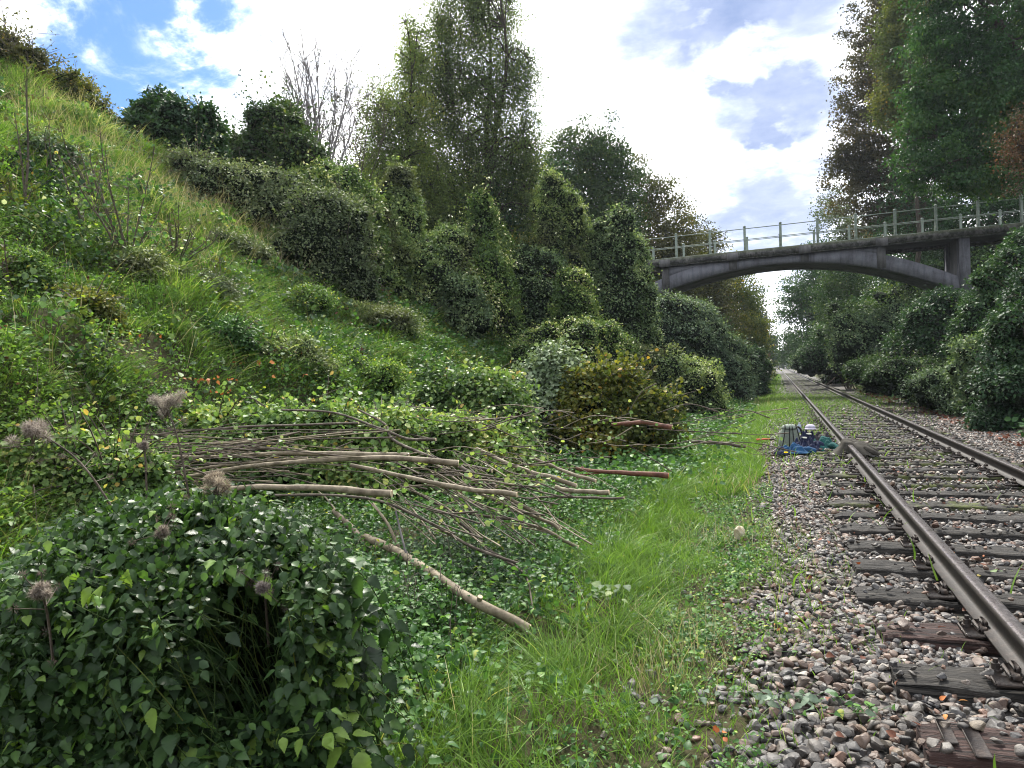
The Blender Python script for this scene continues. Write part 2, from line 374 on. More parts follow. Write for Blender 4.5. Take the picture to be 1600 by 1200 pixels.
# sleeper wood
def wood(name, cols, moss=.0):
    m, n = mat(name); co = n.node('ShaderNodeTexCoord').outputs['Object']
    inf = n.node('ShaderNodeObjectInfo').outputs['Random']
    off = n.node('ShaderNodeVectorMath', {'operation': 'ADD'}, i0=co, i1=n.node('ShaderNodeCombineXYZ', None, X=n.math('MULTIPLY', inf, 30.0), Y=n.math('MULTIPLY', inf, 13.0), Z=0.0).outputs[0]).outputs[0]
    st = n.node('ShaderNodeMapping', None, Vector=off, Scale=(2.2, 30, 26)).outputs[0]
    gr = n.noise(st, 2.0, 8, .72, .6)
    c = n.ramp(gr, cols)
    c = n.mix(.6, c, n.ramp(n.noise(off, 5, 5, .6), [(.3, (.45,)*3), (.7, (1.4,)*3)]), 'MULTIPLY')
    crk = n.ramp(n.noise(n.node('ShaderNodeMapping', None, Vector=off, Scale=(1.0, 34, 26)).outputs[0], 1.6, 5, .6, .8), [(.40, (1, 1, 1)), (.47, (0, 0, 0))])
    c = n.mix(n.math('MULTIPLY', crk, .85), c, (.003, .003, .003, 1))
    if moss:
        mo = n.ramp(n.noise(off, 3.2, 6, .7), [(.58-.1*moss, (0, 0, 0)), (.66-.08*moss, (1, 1, 1))])
        c = n.mix(n.math('MULTIPLY', mo, .85), c, (.085, .105, .018, 1))
    b = n.node('ShaderNodeBsdfPrincipled', None, Base_Color=c, Roughness=.72); b.inputs['Specular IOR Level'].default_value = .35
    crack = n.ramp(n.noise(n.node('ShaderNodeMapping', None, Vector=off, Scale=(1.2, 40, 30)).outputs[0], 1.4, 5, .6, .8), [(.36, (0, 0, 0)), (.44, (1, 1, 1))])
    n.l.new(n.node('ShaderNodeBump', None, Strength=1.0, Distance=.022, Height=n.math('ADD', n.math('MULTIPLY', crack, 1.5), n.math('MULTIPLY', gr, 1.3))).outputs[0], b.inputs['Normal'])
    finish(n, n.node('ShaderNodeBsdfPrincipled') if False else b); return m
M['wood_dark'] = wood('creosoted_wood', [(.3, (.009, .008, .007)), (.5, (.034, .030, .026)), (.64, (.075, .067, .057)), (.78, (.14, .13, .11))])
M['wood_moss'] = wood('mossy_wood', [(.3, (.011, .010, .008)), (.5, (.038, .033, .028)), (.66, (.08, .07, .058)), (.78, (.13, .12, .10))], 1.0)
M['wood_brown'] = wood('brown_painted_wood', [(.3, (.02, .011, .009)), (.5, (.062, .032, .026)), (.62, (.105, .062, .052)), (.70, (.22, .185, .17)), (.8, (.36, .33, .31))])
M['rust'] = simple('rusty_steel', [(.3, (.016, .012, .010)), (.5, (.036, .026, .021)), (.66, (.065, .045, .034)), (.8, (.16, .14, .12))], 22, .6, .5, 70, spec=.5)
# rail steel: side rusty, running surface worn with dark spots
m, n = mat('rail_steel'); co = n.node('ShaderNodeTexCoord').outputs['Object']
c = n.ramp(n.noise(co, 18, 6, .7), [(.3, (.007, .005, .005)), (.5, (.018, .013, .011)), (.64, (.034, .024, .020)), (.78, (.12, .11, .10))])
st = n.node('ShaderNodeMapping', None, Vector=co, Scale=(1, .45, 1)).outputs[0]
sp = n.ramp(n.noise(st, 26, 5, .65), [(.42, (0, 0, 0)), (.56, (1, 1, 1))])
top = n.ramp(n.node('ShaderNodeAttribute', {'attribute_name': 'tint'}).outputs['Fac'], [(.6, (0, 0, 0)), (.9, (1, 1, 1))])
c2 = n.mix(sp, (.03, .026, .026, 1), (.115, .098, .098, 1))
c = n.mix(top, c, c2)
rr = n.mix(top, (.62, .62, .62, 1), n.mix(sp, (.55, .55, .55, 1), (.27, .27, .27, 1)))
b = n.node('ShaderNodeBsdfPrincipled', None, Base_Color=c, Roughness=rr, Metallic=n.math('MULTIPLY', top, .65)); b.inputs['Specular IOR Level'].default_value = .55
n.l.new(n.node('ShaderNodeBump', None, Strength=.45, Distance=.004, Height=n.noise(co, 60, 6, .7)).outputs[0], b.inputs['Normal']); finish(n, b); M['rail'] = m
# concrete
def concrete(name, base, dark, k=.5, moss=False):
    m, n = mat(name); co = n.node('ShaderNodeTexCoord').outputs['Object']
    c = n.ramp(n.noise(co, 1.3, 8, .68), [(.32, dark), (.58, base), (.8, tuple(v*1.18 for v in base))])
    st = n.node('ShaderNodeMapping', None, Vector=co, Scale=(5, 5, .5)).outputs[0]
    c = n.mix(k, c, n.ramp(n.noise(st, 1.5, 6, .7), [(.32, (.32, .32, .34)), (.55, (1, 1, 1))]), 'MULTIPLY')
    c = n.mix(.4, c, n.ramp(n.noise(co, 22, 5, .7), [(.3, (.6, .6, .6)), (.7, (1.3, 1.3, 1.3))]), 'MULTIPLY')
    if moss:
        mo = n.ramp(n.noise(co, 6.5, 6, .75), [(.44, (0, 0, 0)), (.58, (1, 1, 1))])
        c = n.mix(n.math('MULTIPLY', mo, .9), c, (.018, .019, .015, 1))
        up = n.node('ShaderNodeSeparateXYZ', None, Vector=n.node('ShaderNodeNewGeometry').outputs['Normal']).outputs[2]
        c = n.mix(n.math('MULTIPLY', up, .8, True), c, (.06, .075, .025, 1))
    b = n.node('ShaderNodeBsdfPrincipled', None, Base_Color=c, Roughness=.88)
    n.l.new(n.node('ShaderNodeBump', None, Strength=.5, Distance=.02, Height=n.noise(co, 14, 8, .7)).outputs[0], b.inputs['Normal']); finish(n, b); return m
M['conc'] = concrete('weathered_concrete', (.165, .165, .19), (.085, .083, .095), .6)
M['conc_dark'] = concrete('stained_concrete', (.12, .115, .115), (.05, .048, .05), .7)
M['conc_edge'] = concrete('mossy_concrete_edge', (.14, .132, .128), (.045, .042, .042), .7, True)
M['rail_paint'] = simple('pale_green_paint', [(.3, (.10, .125, .10)), (.55, (.18, .22, .175)), (.70, (.24, .27, .22)), (.8, (.09, .065, .04))], 9, .6, .2)
M['bark'] = simple('brown_bark', [(.3, (.022, .018, .014)), (.55, (.055, .045, .034)), (.75, (.10, .088, .068))], 6, .9, .8, 22, stretch=(3, 3, .6), spec=.15, bdist=.03)
M['bark_pale'] = simple('pale_birch_bark', [(.3, (.03, .028, .025)), (.5, (.12, .115, .105)), (.7, (.26, .25, .235))], 3, .85, .4, 22, stretch=(1, 1, 2.5), spec=.2)
M['bark_cut'] = simple('smooth_stick_bark', [(.28, (.055, .040, .026)), (.44, (.15, .120, .080)), (.56, (.26, .215, .150)), (.64, (.14, .11, .075)), (.76, (.36, .31, .235))], 7, .7, .35, 60, spec=.3)
M['bark_dark'] = simple('dark_stick_bark', [(.3, (.03, .023, .018)), (.5, (.085, .066, .050)), (.7, (.17, .14, .11))], 12, .75, .4, 60, spec=.3)
M['bark_red'] = simple('reddish_stick_bark', [(.3, (.05, .018, .012)), (.5, (.12, .045, .028)), (.75, (.20, .095, .06))], 12, .7, .4, 60)
M['cutwood'] = simple('fresh_cut_wood', [(.3, (.42, .30, .17)), (.6, (.62, .50, .34)), (.8, (.72, .64, .50))], 30, .8, .2)
M['cutorange'] = simple('orange_cut_wood', [(.3, (.40, .13, .035)), (.7, (.66, .27, .08))], 30, .8, .2)
M['twig'] = simple('dry_twig', [(.3, (.035, .028, .022)), (.55, (.085, .068, .052)), (.8, (.17, .14, .11))], 6, .85, .2)
M['twig_grey'] = simple('pale_grey_twig', [(.3, (.11, .10, .10)), (.7, (.21, .19, .185))], 6, .85, .2)
# foliage
D = leafmat
M['f_birch'] = D('birch_leaves', [(0, (.030, .045, .018)), (.45, (.062, .085, .032)), (.8, (.105, .130, .045)), (1, (.19, .18, .05))], trans=.45, gain=1.8)
M['f_oak'] = D('oak_leaves', [(0, (.012, .026, .010)), (.5, (.026, .048, .018)), (.9, (.050, .075, .025)), (1, (.10, .11, .03))], trans=.25)
M['f_olive'] = D('olive_brown_leaves', [(0, (.026, .030, .014)), (.5, (.050, .052, .022)), (.85, (.078, .075, .03)), (1, (.14, .09, .03))], trans=.3)
M['f_yell'] = D('yellowing_leaves', [(0, (.025, .038, .013)), (.45, (.048, .062, .019)), (.75, (.085, .088, .024)), (.92, (.15, .135, .030)), (1, (.20, .12, .028))], trans=.36)
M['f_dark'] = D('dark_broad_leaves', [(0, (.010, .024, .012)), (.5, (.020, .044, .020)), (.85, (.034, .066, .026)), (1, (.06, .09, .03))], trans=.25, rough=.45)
M['f_right'] = D('green_maple_leaves', [(0, (.010, .028, .012)), (.45, (.022, .055, .022)), (.8, (.042, .085, .028)), (1, (.075, .12, .03))], trans=.33, rough=.45, gain=1.3)
M['f_beech'] = D('bronzed_leaves', [(0, (.020, .020, .013)), (.5, (.040, .037, .022)), (.8, (.062, .050, .026)), (1, (.13, .085, .025))], trans=.25)
M['f_rust'] = D('rusty_autumn_leaves', [(0, (.022, .022, .013)), (.4, (.036, .030, .018)), (.7, (.075, .042, .026)), (1, (.13, .075, .04))], trans=.28, tcol=(1.2, 1, .7))
M['f_ivy'] = D('climber_leaves', [(0, (.018, .030, .015)), (.45, (.042, .062, .028)), (.75, (.080, .102, .045)), (.92, (.14, .155, .065)), (1, (.38, .37, .29))], trans=.3, patch=(.10, .105, .06), pscale=.7, gain=2.7)
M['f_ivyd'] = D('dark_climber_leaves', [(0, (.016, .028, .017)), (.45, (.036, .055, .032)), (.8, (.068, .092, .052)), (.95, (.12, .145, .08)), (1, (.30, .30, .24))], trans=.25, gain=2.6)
M['f_clem'] = D('flowering_climber_leaves', [(0, (.016, .030, .012)), (.45, (.038, .062, .022)), (.72, (.07, .095, .03)), (.84, (.15, .16, .07)), (.9, (.33, .31, .24)), (1, (.46, .43, .36))], trans=.25, gain=2.6)
M['f_silver'] = D('silvery_leaves', [(0, (.04, .06, .035)), (.5, (.095, .13, .085)), (.85, (.17, .21, .15)), (1, (.26, .30, .23))], trans=.2)
M['f_thick'] = D('dull_thicket_leaves', [(0, (.022, .030, .018)), (.5, (.040, .052, .030)), (.85, (.062, .074, .042)), (1, (.11, .11, .07))], trans=.25, gain=2.4)
M['f_nettle'] = D('nettle_leaves', [(0, (.012, .026, .010)), (.4, (.026, .054, .017)), (.72, (.046, .088, .024)), (.9, (.085, .16, .030)), (1, (.14, .21, .040))], trans=.32, rough=.42, spec=.24, gain=1.6)
M['f_ground'] = D('ground_ivy_leaves', [(0, (.014, .034, .013)), (.4, (.030, .070, .024)), (.75, (.055, .115, .032)), (.93, (.10, .17, .05)), (1, (.20, .22, .06))], trans=.3, rough=.48, spec=.17, gain=1.75)
M['f_slope'] = D('slope_herb_leaves', [(0, (.022, .046, .016)), (.3, (.050, .095, .028)), (.6, (.090, .150, .040)), (.82, (.16, .21, .048)), (.94, (.26, .27, .05)), (1, (.38, .33, .05))], trans=.38, gain=1.5)
M['f_brush'] = D('wilting_brush_leaves', [(0, (.030, .055, .024)), (.35, (.062, .110, .040)), (.65, (.110, .170, .064)), (.88, (.19, .24, .10)), (.95, (.34, .33, .13)), (1, (.34, .23, .08))], trans=.33, rough=.48, spec=.18, gain=1.35)
M['grass'] = D('lush_grass', [(0, (.040, .072, .020)), (.4, (.068, .125, .028)), (.75, (.11, .185, .042)), (.93, (.17, .24, .07)), (1, (.30, .27, .14))], trans=.36, rough=.38, gain=1.35)
M['grass_slope'] = D('long_slope_grass', [(0, (.028, .050, .020)), (.35, (.060, .105, .032)), (.6, (.098, .150, .046)), (.8, (.15, .18, .068)), (.93, (.24, .22, .12)), (1, (.34, .30, .19))], trans=.36, patch=(.13, .20, .030), pscale=.45, gain=1.35, tcol=(1.15, 1.5, .65))
M['straw'] = D('dry_stalks', [(0, (.12, .10, .06)), (.5, (.24, .20, .125)), (1, (.40, .35, .24))], trans=.2)
M['fluff'] = D('fluffy_seed_head', [(0, (.05, .038, .033)), (.5, (.15, .125, .115)), (1, (.40, .36, .33))], trans=.3, tcol=(1, 1, 1), rough=.9, gain=1.7)
M['orange'] = D('fallen_orange_leaves', [(0, (.12, .035, .018)), (.4, (.26, .085, .035)), (.8, (.42, .17, .06)), (1, (.30, .22, .14))], trans=.2, tcol=(1.2, 1, .7))
M['redbrown'] = D('dead_reddish_leaves', [(0, (.04, .017, .013)), (.5, (.085, .035, .025)), (1, (.15, .07, .05))], trans=.15, tcol=(1.2, .9, .7))
M['core'] = simple('painted_shade_core', [(.35, (.008, .014, .007)), (.6, (.022, .034, .015)), (.8, (.04, .055, .024))], 7, .95, 1.0, 16, spec=.1, bdist=.2)  # solid bush hearts, not leaves; inner shade put into the dark colour
def cloth(name, c, rough=.85):
    return simple(name, [(.3, tuple(v*.7 for v in c)), (.7, tuple(min(1, v*1.2) for v in c))], 14, rough, .5, 300, spec=.25, bdist=.002)

# ------------------------------------------------------------------ ground
def axis(parts):
    out = []
    for a, b, s in parts: out += list(np.arange(a, b, s))
    return np.array(out+[parts[-1][1]])
gx = np.concatenate([-np.geomspace(400, 24, 24), axis([(-22, -5, .22), (-5, .0, .12), (0, 4, .5), (4, 8, .25), (8, 20, .6)]), np.geomspace(22, 400, 22)])
gy = np.concatenate([-np.geomspace(60, 3, 10), axis([(-2, 12, .14), (12, 26, .3), (26, 60, .8), (60, 150, 3)]), np.geomspace(155, 900, 20)])
X, Y = np.meshgrid(gx, gy); Zg = H(X, Y)
Zg = np.where((X > -.1) & (X < 3.9), Zg-.05, Zg)
nx, ny = len(gx), len(gy); mb = MB()
i, j = np.meshgrid(np.arange(nx-1), np.arange(ny-1)); b0 = (j*nx+i).ravel()
mb.add(np.stack([X, Y, Zg], -1).reshape(-1, 3), np.stack([b0, b0+1, b0+nx+1, b0+nx], -1))
tag(mb.build('ground', M['soil'], smooth=True), kind='structure')
# ballast bed
gx = np.linspace(-.35, 4.5, 26); gy = np.concatenate([np.arange(-4, 30, .3), np.geomspace(30, 420, 60)])
X, Y = np.meshgrid(gx, gy); edge = np.minimum(np.clip((X+.35)/.5, 0, 1), np.clip((4.5-X)/.5, 0, 1))
Zg = H(X, Y)*(1-edge)+(-.075)*edge + (fbm(X*2, Y*2, 5)-.5)*.03*edge - .06*(1-edge)
mb = MB(); nx, ny = len(gx), len(gy); i, j = np.meshgrid(np.arange(nx-1), np.arange(ny-1)); b0 = (j*nx+i).ravel()
mb.add(np.stack([X, Y, Zg], -1).reshape(-1, 3), np.stack([b0, b0+1, b0+nx+1, b0+nx], -1))
tag(mb.build('track_bed', M['ballast_bed'], smooth=True), kind='structure')

# ------------------------------------------------------------------ sleepers with chairs and bolts
RL, RR = 1.015, 2.515; SX = (RL+RR)/2
srng = np.random.default_rng(3)
def sleeper_bm(seed, L=2.6, W=.25, Hh=.14):
    r = np.random.default_rng(seed); nx_ = 44; xs = np.linspace(-L/2, L/2, nx_)
    prof = np.array([(-.5, -1), (-.5, -.12), (-.44, 0), (-.3, .0), (-.15, 0), (0, 0), (.15, 0), (.3, 0), (.44, 0), (.5, -.12), (.5, -1)])
    V = []
    k = r.uniform(0, 99)
    for x in xs:
        end = max(0, abs(x)-(L/2-.10))/.10
        for q, (a, b) in enumerate(prof):
            dz = (vnoise(x*5+k, q*1.3, seed)-.5)*.024+(vnoise(x*22+k, q*2.1+9, seed)-.5)*.015
            if 1 < q < 9: dz -= .018*max(0, vnoise(x*1.2+k, q*1.7, seed+3)-.62)*6*.5
            V.append((x + (vnoise(q*2.3, k, seed)-.5)*.03*end, a*W+(vnoise(x*3+k, q*.1, seed+7)-.5)*.012*np.sign(a or 1), b*Hh+dz-(.010*end)))
    m = len(prof); F = [(i*m+q, i*m+q+1, (i+1)*m+q+1, (i+1)*m+q) for i in range(nx_-1) for q in range(m-1)]
    b = MB(); b.add(V, [f[::-1] for f in F]); n0 = 0
    for e in (0, nx_-1):
        c = np.array(V)[e*m:(e+1)*m]; F2 = [(q, q+1, m) if e == 0 else (q+1, q, m) for q in range(m-1)]
        b.add(np.vstack([c, c.mean(0)]), [f[::-1] for f in F2])
    return b
def chair_bm(side):
    b = MB(); box(b, (0, 0, .010), (.34, .20, .02), bev=.006)
    for s_ in (-1, 1): box(b, (s_*.085, 0, .034), (.05, .15, .035), bev=.01); box(b, (s_*.072, 0, .060), (.03, .09, .03), bev=.008)
    return b
def bolt_bm():
    b = MB()
    for k, (r, z0, z1) in enumerate(((.026, .018, .030), (.019, .030, .056), (.011, .056, .075))):
        tube(b, [(0, 0, z0), (0, 0, z1)], r, 6 if k == 1 else 8)
    return b
protos = []
ys = []; y = 3.12
while y < 118: ys.append(y); y += .65+srng.uniform(-.03, .03)
near_labels = {0: 'broad flat wooden sleeper with rusty iron end straps lying lowest in the ballast', 1: 'cracked black sleeper with a thick weathered end and bolted rail chair',
               2: 'reddish brown sleeper with flaking pale paint in the ballast', 3: 'thin black sleeper just above the reddish brown one', 5: 'dark split sleeper second above the reddish brown one',
               5: 'dark sleeper with a squared end third above the reddish brown one'}
for k, y in enumerate(ys):
    wd = .25
    if k < 8:
        key = 'own'; mt = M['wood_brown'] if k in (0, 2) else M['wood_dark']
        if k == 0: wd = .27
    else: key = (k % 6); mt = M['wood_moss'] if k % 3 or 12 < k < 20 else M['wood_dark']
    lab = near_labels.get(k, 'weathered dark wooden sleeper with mossy patches half sunk in the ballast further along the track')
    t = empty('railway_sleeper', (SX+srng.uniform(-.03, .03), y, -.004+srng.uniform(-.010, .006)+(.012 if k < 2 else 0)), lab, 'railway sleeper', 'sleepers under the railway track', srng.uniform(-.012, .012))
    if key == 'own' or len(protos) < 6:
        o = sleeper_bm(100+k, W=wd).build('wooden_beam', mt, t, smooth=False)
        if key != 'own': protos.append(o.data)
    else:
        me = protos[key]; o = bpy.data.objects.new('wooden_beam', me); COL.objects.link(o); o.parent = t
    if k == 0:
        b = MB(); 
        for c_, s_ in (((-1.215, .035, .006), (.045, .19, .010)), ((-1.13, 0, .005), (.055, .276, .010)), ((-.80, 0, .005), (.022, .276, .010))): b = MB(); box(b, c_, s_, bev=.003); b.build('iron_strap', M['rust'], t)
    if k < 40:
        if k == 0: cme = chair_bm(1).build('rail_chair', M['rust'], t); bme = None
        for s_ in (-1, 1):
            if k == 0 and s_ == -1: c = cme
            else: c = bpy.data.objects.new('rail_chair', cme.data); COL.objects.link(c); c.parent = t
            c.location = (s_*.75, 0, .002)
            if k < 16:
                for q in ((-1, .045), (1, -.045)):
                    if bme is None: bb = bolt_bm().build('bolt', M['rust'], c); bme = bb.data
                    else: bb = bpy.data.objects.new('bolt', bme); COL.objects.link(bb); bb.parent = c
                    bb.location = (q[0]*.135, q[1], 0)
# rails
RP = [(-.065, 0), (-.065, .010), (-.02, .022), (-.009, .036), (-.009, .098), (-.034, .112), (-.036, .140), (-.028, .148), (-.012, .151), (.012, .151), (.028, .148), (.036, .140), (.034, .112), (.009, .098), (.009, .036), (.02, .022), (.065, .010), (.065, 0)]
def rail_(x, lab):
    yy = np.concatenate([np.arange(-3, 40, .5), np.geomspace(40, 420, 60)]); b = MB(); V = []; T = []
    for y in yy:
        for (u, v) in RP: V.append((x+u, y, .022+v)); T.append(1.0 if v > .145 else (.62 if v > .138 else 0.0))
    m = len(RP); F = [(i*m+q, i*m+(q+1) % m, (i+1)*m+(q+1) % m, (i+1)*m+q) for i in range(len(yy)-1) for q in range(m)]
    b.add(V, [f[::-1] for f in F], np.array(T))
    return tag(b.build('steel_rail', M['rail']), lab, 'rail', 'rails of the single track')
rail_(RL, 'rusty dark steel rail with an olive coat draped over it')
rail_(RR, 'rusty dark steel rail beside the wooded bank, nothing draped on it')

# ------------------------------------------------------------------ ballast stones
def ico(sub):
    t = (1+5**.5)/2; V = [(-1, t, 0), (1, t, 0), (-1, -t, 0), (1, -t, 0), (0, -1, t), (0, 1, t), (0, -1, -t), (0, 1, -t), (t, 0, -1), (t, 0, 1), (-t, 0, -1), (-t, 0, 1)]
    F = [(0, 11, 5), (0, 5, 1), (0, 1, 7), (0, 7, 10), (0, 10, 11), (1, 5, 9), (5, 11, 4), (11, 10, 2), (10, 7, 6), (7, 1, 8), (3, 9, 4), (3, 4, 2), (3, 2, 6), (3, 6, 8), (3, 8, 9), (4, 9, 5), (2, 4, 11), (6, 2, 10), (8, 6, 7), (9, 8, 1)]
    V = [np.array(v)/np.linalg.norm(v) for v in V]
    for _ in range(sub):
        c = {}; F2 = []
        def mid(a, b):
            k = (min(a, b), max(a, b))
            if k not in c: v = V[a]+V[b]; V.append(v/np.linalg.norm(v)); c[k] = len(V)-1
            return c[k]
        for a, b_, d in F: x, y, z = mid(a, b_), mid(b_, d), mid(d, a); F2 += [(a, x, z), (b_, y, x), (d, z, y), (x, y, z)]
        F = F2
    return np.array(V), np.array(F)
def stone_T(seed, sub=1):
    V, F = ico(sub); r = np.random.default_rng(seed); V = V.copy()
    for _ in range(r.integers(4, 11)):            # knock flats off the pebble
        d = unit(r.normal(size=3)); c = r.uniform(.38, .78); p = V@d; V = V-np.maximum(p-c, 0)[:, None]*d
    V *= 1+(noise3(V*2.1+seed*3, seed)-.5)[:, None]*.34
    return V*np.array([1, r.uniform(.62, .95), r.uniform(.42, .72)]), F
ST1 = [stone_T(s, 1) for s in range(14)]; ST0 = [stone_T(s+50, 0) for s in range(8)]; ST2 = [stone_T(s+80, 2) for s in range(8)]
def stones(n, x0, x1, y0, y1, smin, smax, Ts, mbv, zoff=0.0, layer=0, pil=1.0):
    P = np.stack([rng.uniform(x0, x1, n), rng.uniform(y0, y1, n)], -1)
    P = P[infront(np.c_[P, np.zeros(len(P))], 90)]
    edge_ = np.clip((P[:, 0]+.34+.20*(fbm(P[:, 1]*1.3, P[:, 1]*0, 77)-.5)*2)/.28, 0, 1)
    patch = fbm(P[:, 0]*1.6, P[:, 1]*1.0, 61)
    keep = rng.random(len(P)) < np.maximum(edge_, .10*(P[:, 0] > -.75))
    lx = P[:, 0]
    ya = np.array(ys); d = np.abs(P[:, 1][:, None]-ya[None]).min(1)
    ons = (d < .125) & (lx > SX-1.31) & (lx < SX+1.31)
    keep &= ~ons | (rng.random(len(P)) < (.07*pil + .25*(P[:, 1] > 9)))
    keep &= (np.abs(lx-RL) > .075) & (np.abs(lx-RR) > .075)
    P = P[keep]; d = d[keep]; ons = ons[keep]; n = len(P)
    s_ = smin+(smax-smin)*rng.random(n)**1.8
    z = np.where(ons, .012, -.055+.02*layer)+zoff+ (fbm(P[:, 0]*2.3, P[:, 1]*2.3, 14)-.5)*.04 + s_*.25
    z = np.where(P[:, 0] < -.15, np.minimum(z, H(P[:, 0], P[:, 1])+s_*.4), z)
    z = np.where(P[:, 0] > 3.9, H(P[:, 0], P[:, 1])+s_*.2, z)
    nrm = unit(np.stack([rng.normal(size=n)*.35, rng.normal(size=n)*.35, np.ones(n)], -1)); ax = unit(np.cross(nrm, rdir(n)))
    Rm = frames(ax, nrm); tint = np.clip(rng.beta(1.6, 2.2, n)+np.where(rng.random(n) < .06, .35, 0), 0, 1)
    v = rng.integers(0, len(Ts), n)
    for q in range(len(Ts)):
        k = v == q
        if k.any(): SMF.append(np.full(int(k.sum())*len(Ts[q][1]), q % 3 == 0)); scatter(mbv, Ts[q], np.c_[P[k], z[k]], Rm[k], s_[k], tint[k])
mb = MB(); SMF = []
stones(5600, -.8, 4.2, 1.2, 4.0, .020, .046, ST2, mb)
stones(9600, -.8, 4.2, 1.2, 4.6, .016, .036, ST1, mb, -.006)
stones(15800, -.8, 4.4, 4.0, 9.5, .019, .042, ST1, mb)
stones(9000, -.5, 4.4, 4.0, 9.5, .016, .030, ST0, mb, -.008)
stones(17000, -.4, 4.6, 9.5, 17, .022, .045, ST0, mb)
stones(14000, -.3, 4.7, 17, 32, .028, .055, ST0, mb)
o = tag(mb.build('ballast', M['stone'], smooth=False), 'grey, brown and pink ballast stones of the track bed', 'ballast', kind='stuff')
o.data.polygons.foreach_set('use_smooth', np.concatenate(SMF))
# one big pale stone and a few large ones
def big_stone(p, s, mtn, lab, seed):
    V, F = ico(3); r = np.random.default_rng(seed)
    for _ in range(7): d = unit(r.normal(size=3)); c = r.uniform(.5, .8); pr = V@d; V = V-np.maximum(pr-c, 0)[:, None]*d
    V = V*(1+(noise3(V*2.5, seed)-.5)[:, None]*.3)*np.array(s)
    b = MB(); b.add(V, F, r.uniform(.3, .8)); o = b.build('loose_stone', mtn, smooth=True); o.location = tuple(p); tag(o, lab, 'stone')
M['pale_stone'] = simple('pale_yellow_stone', [(.3, (.28, .22, .13)), (.55, (.46, .41, .30)), (.8, (.60, .56, .46))], 14, .8, .5, 50)
p, _ = hit(1156, 846); big_stone((p[0], p[1], p[2]+.05), (.055, .055, .085), M['pale_stone'], 'large pale yellow stone standing at the grass edge of the ballast', 5)
# ------------------------------------------------------------------ bridge
BY, BW = 34.6, 3.0
DZ = lambda x: CAM[2]+5.13+.017*(x-1.3)          # deck top
XA = np.array([-9, -5.67, -4.4, -1.45, .2, 1.5, 4.3, 7.35, 8.2]); ZA = np.array([1.7, 3.22, 3.66, 4.33, 4.43, 4.39, 3.84, 2.6, 2.1])
pa = np.polyfit(XA, ZA, 3); SOF = lambda x: CAM[2]+np.polyval(pa, x)
br = empty('footbridge', (1.3, BY, 0), 'arched concrete footbridge with pale green railings spanning over the track', 'bridge')
O = (1.3, BY, 0)
def strip(mbx, xs, zb, zt, y0, y1, m=0):
    """solid between zb(x) and zt(x), y0..y1"""
    n = len(xs); V = []
    for x, a, b in zip(xs, zb, zt): V += [(x, y0, a), (x, y0, b), (x, y1, b), (x, y1, a)]
    F = []
    for i in range(n-1):
        for q in range(4): F.append((i*4+q, i*4+4+q, i*4+4+(q+1) % 4, i*4+(q+1) % 4))
    F += [(3, 2, 1, 0), tuple(4*(n-1)+q for q in range(4))]
    mbx.add(V, [f[::-1] for f in F], m=m)
xs = np.linspace(-13, 13, 53)
b = MB(); strip(b, xs, DZ(xs)-.20, DZ(xs)-.02, BY+.02, BY+BW-.02); b.build('deck_slab', M['conc_dark'], br, origin=O)
for s_, nm in ((0, 'deck_edge'), (1, 'deck_edge')):
    y0 = BY-.10 if s_ == 0 else BY+BW-.12
    b = MB(); zz_ = DZ(xs)+(vnoise(xs*3, xs*0, 4)-.5)*.03; strip(b, xs, DZ(xs)-.29, zz_, y0, y0+.22); strip(b, xs, DZ(xs)-.36, DZ(xs)-.292, y0+.06, y0+.20); b.build(nm, M['conc_edge'], br, origin=O)
for y0 in (BY+.14, BY+BW-.44):
    b = MB(); xs2 = np.linspace(-8.6, 7.9, 60); sb = SOF(xs2); st_ = np.minimum(sb+.62, DZ(xs2)-.365); st_ = np.maximum(st_, sb+.3)
    strip(b, xs2, sb, st_, y0, y0+.30); b.build('arch_rib', M['conc'], br, origin=O)
    b = MB(); xs3 = np.linspace(-4.7, 4.25, 40); strip(b, xs3, np.minimum(SOF(xs3)+.60, DZ(xs3)-.40), DZ(xs3)-.37, y0+.025, y0+.275); b.build('spandrel_wall', M['conc'], br, origin=O)
b = MB(); xs2 = np.linspace(-8.6, 7.9, 60); strip(b, xs2, SOF(xs2)+.05, SOF(xs2)+.24, BY+.445, BY+BW-.445); b.build('arch_soffit', M['conc_dark'], br, origin=O)
for x in (-4.7, -1.7, 1.3, 4.3):
    for y0 in (BY+.10,):
        b = MB(); zt = DZ(x)-.365; zb = SOF(x)+.03
        strip(b, np.array([x-.17, x+.17]), np.array([zb, zb]), np.array([zt, zt]), y0, y0+.22); strip(b, np.array([x-.24, x+.24]), np.array([zt-.02]*2), np.array([DZ(x)-.05]*2), y0-.235, y0-.203)
        b.build('pilaster', M['conc_dark'], br, origin=O)
for y0 in (BY+.10, BY+BW-.45):
    b = MB(); strip(b, np.array([7.15, 7.55]), np.array([SOF(7.35)-.05]*2), np.array([DZ(7.3)-.365]*2), y0-.02, y0+.37); b.build('pier', M['conc'], br, origin=O)
for x in (4.3, 7.35, -4.7):
    b = MB(); strip(b, np.array([x-.12, x+.12]), np.array([SOF(x)+.5]*2), np.array([DZ(x)-.21]*2), BY+.50, BY+BW-.50); b.build('cross_beam', M['conc_dark'], br, origin=O)
b = MB(); strip(b, np.array([-13, -8.4]), np.array([2.0]*2), np.array([DZ(-10)-.37]*2), BY+.2, BY+BW-.2); strip(b, np.array([7.9, 8.6]), np.array([1.]*2), np.array([SOF(7.7)+.5]*2), BY+.1, BY+BW-.1); b.build('abutment', M['conc_dark'], br, origin=O)
pme = None
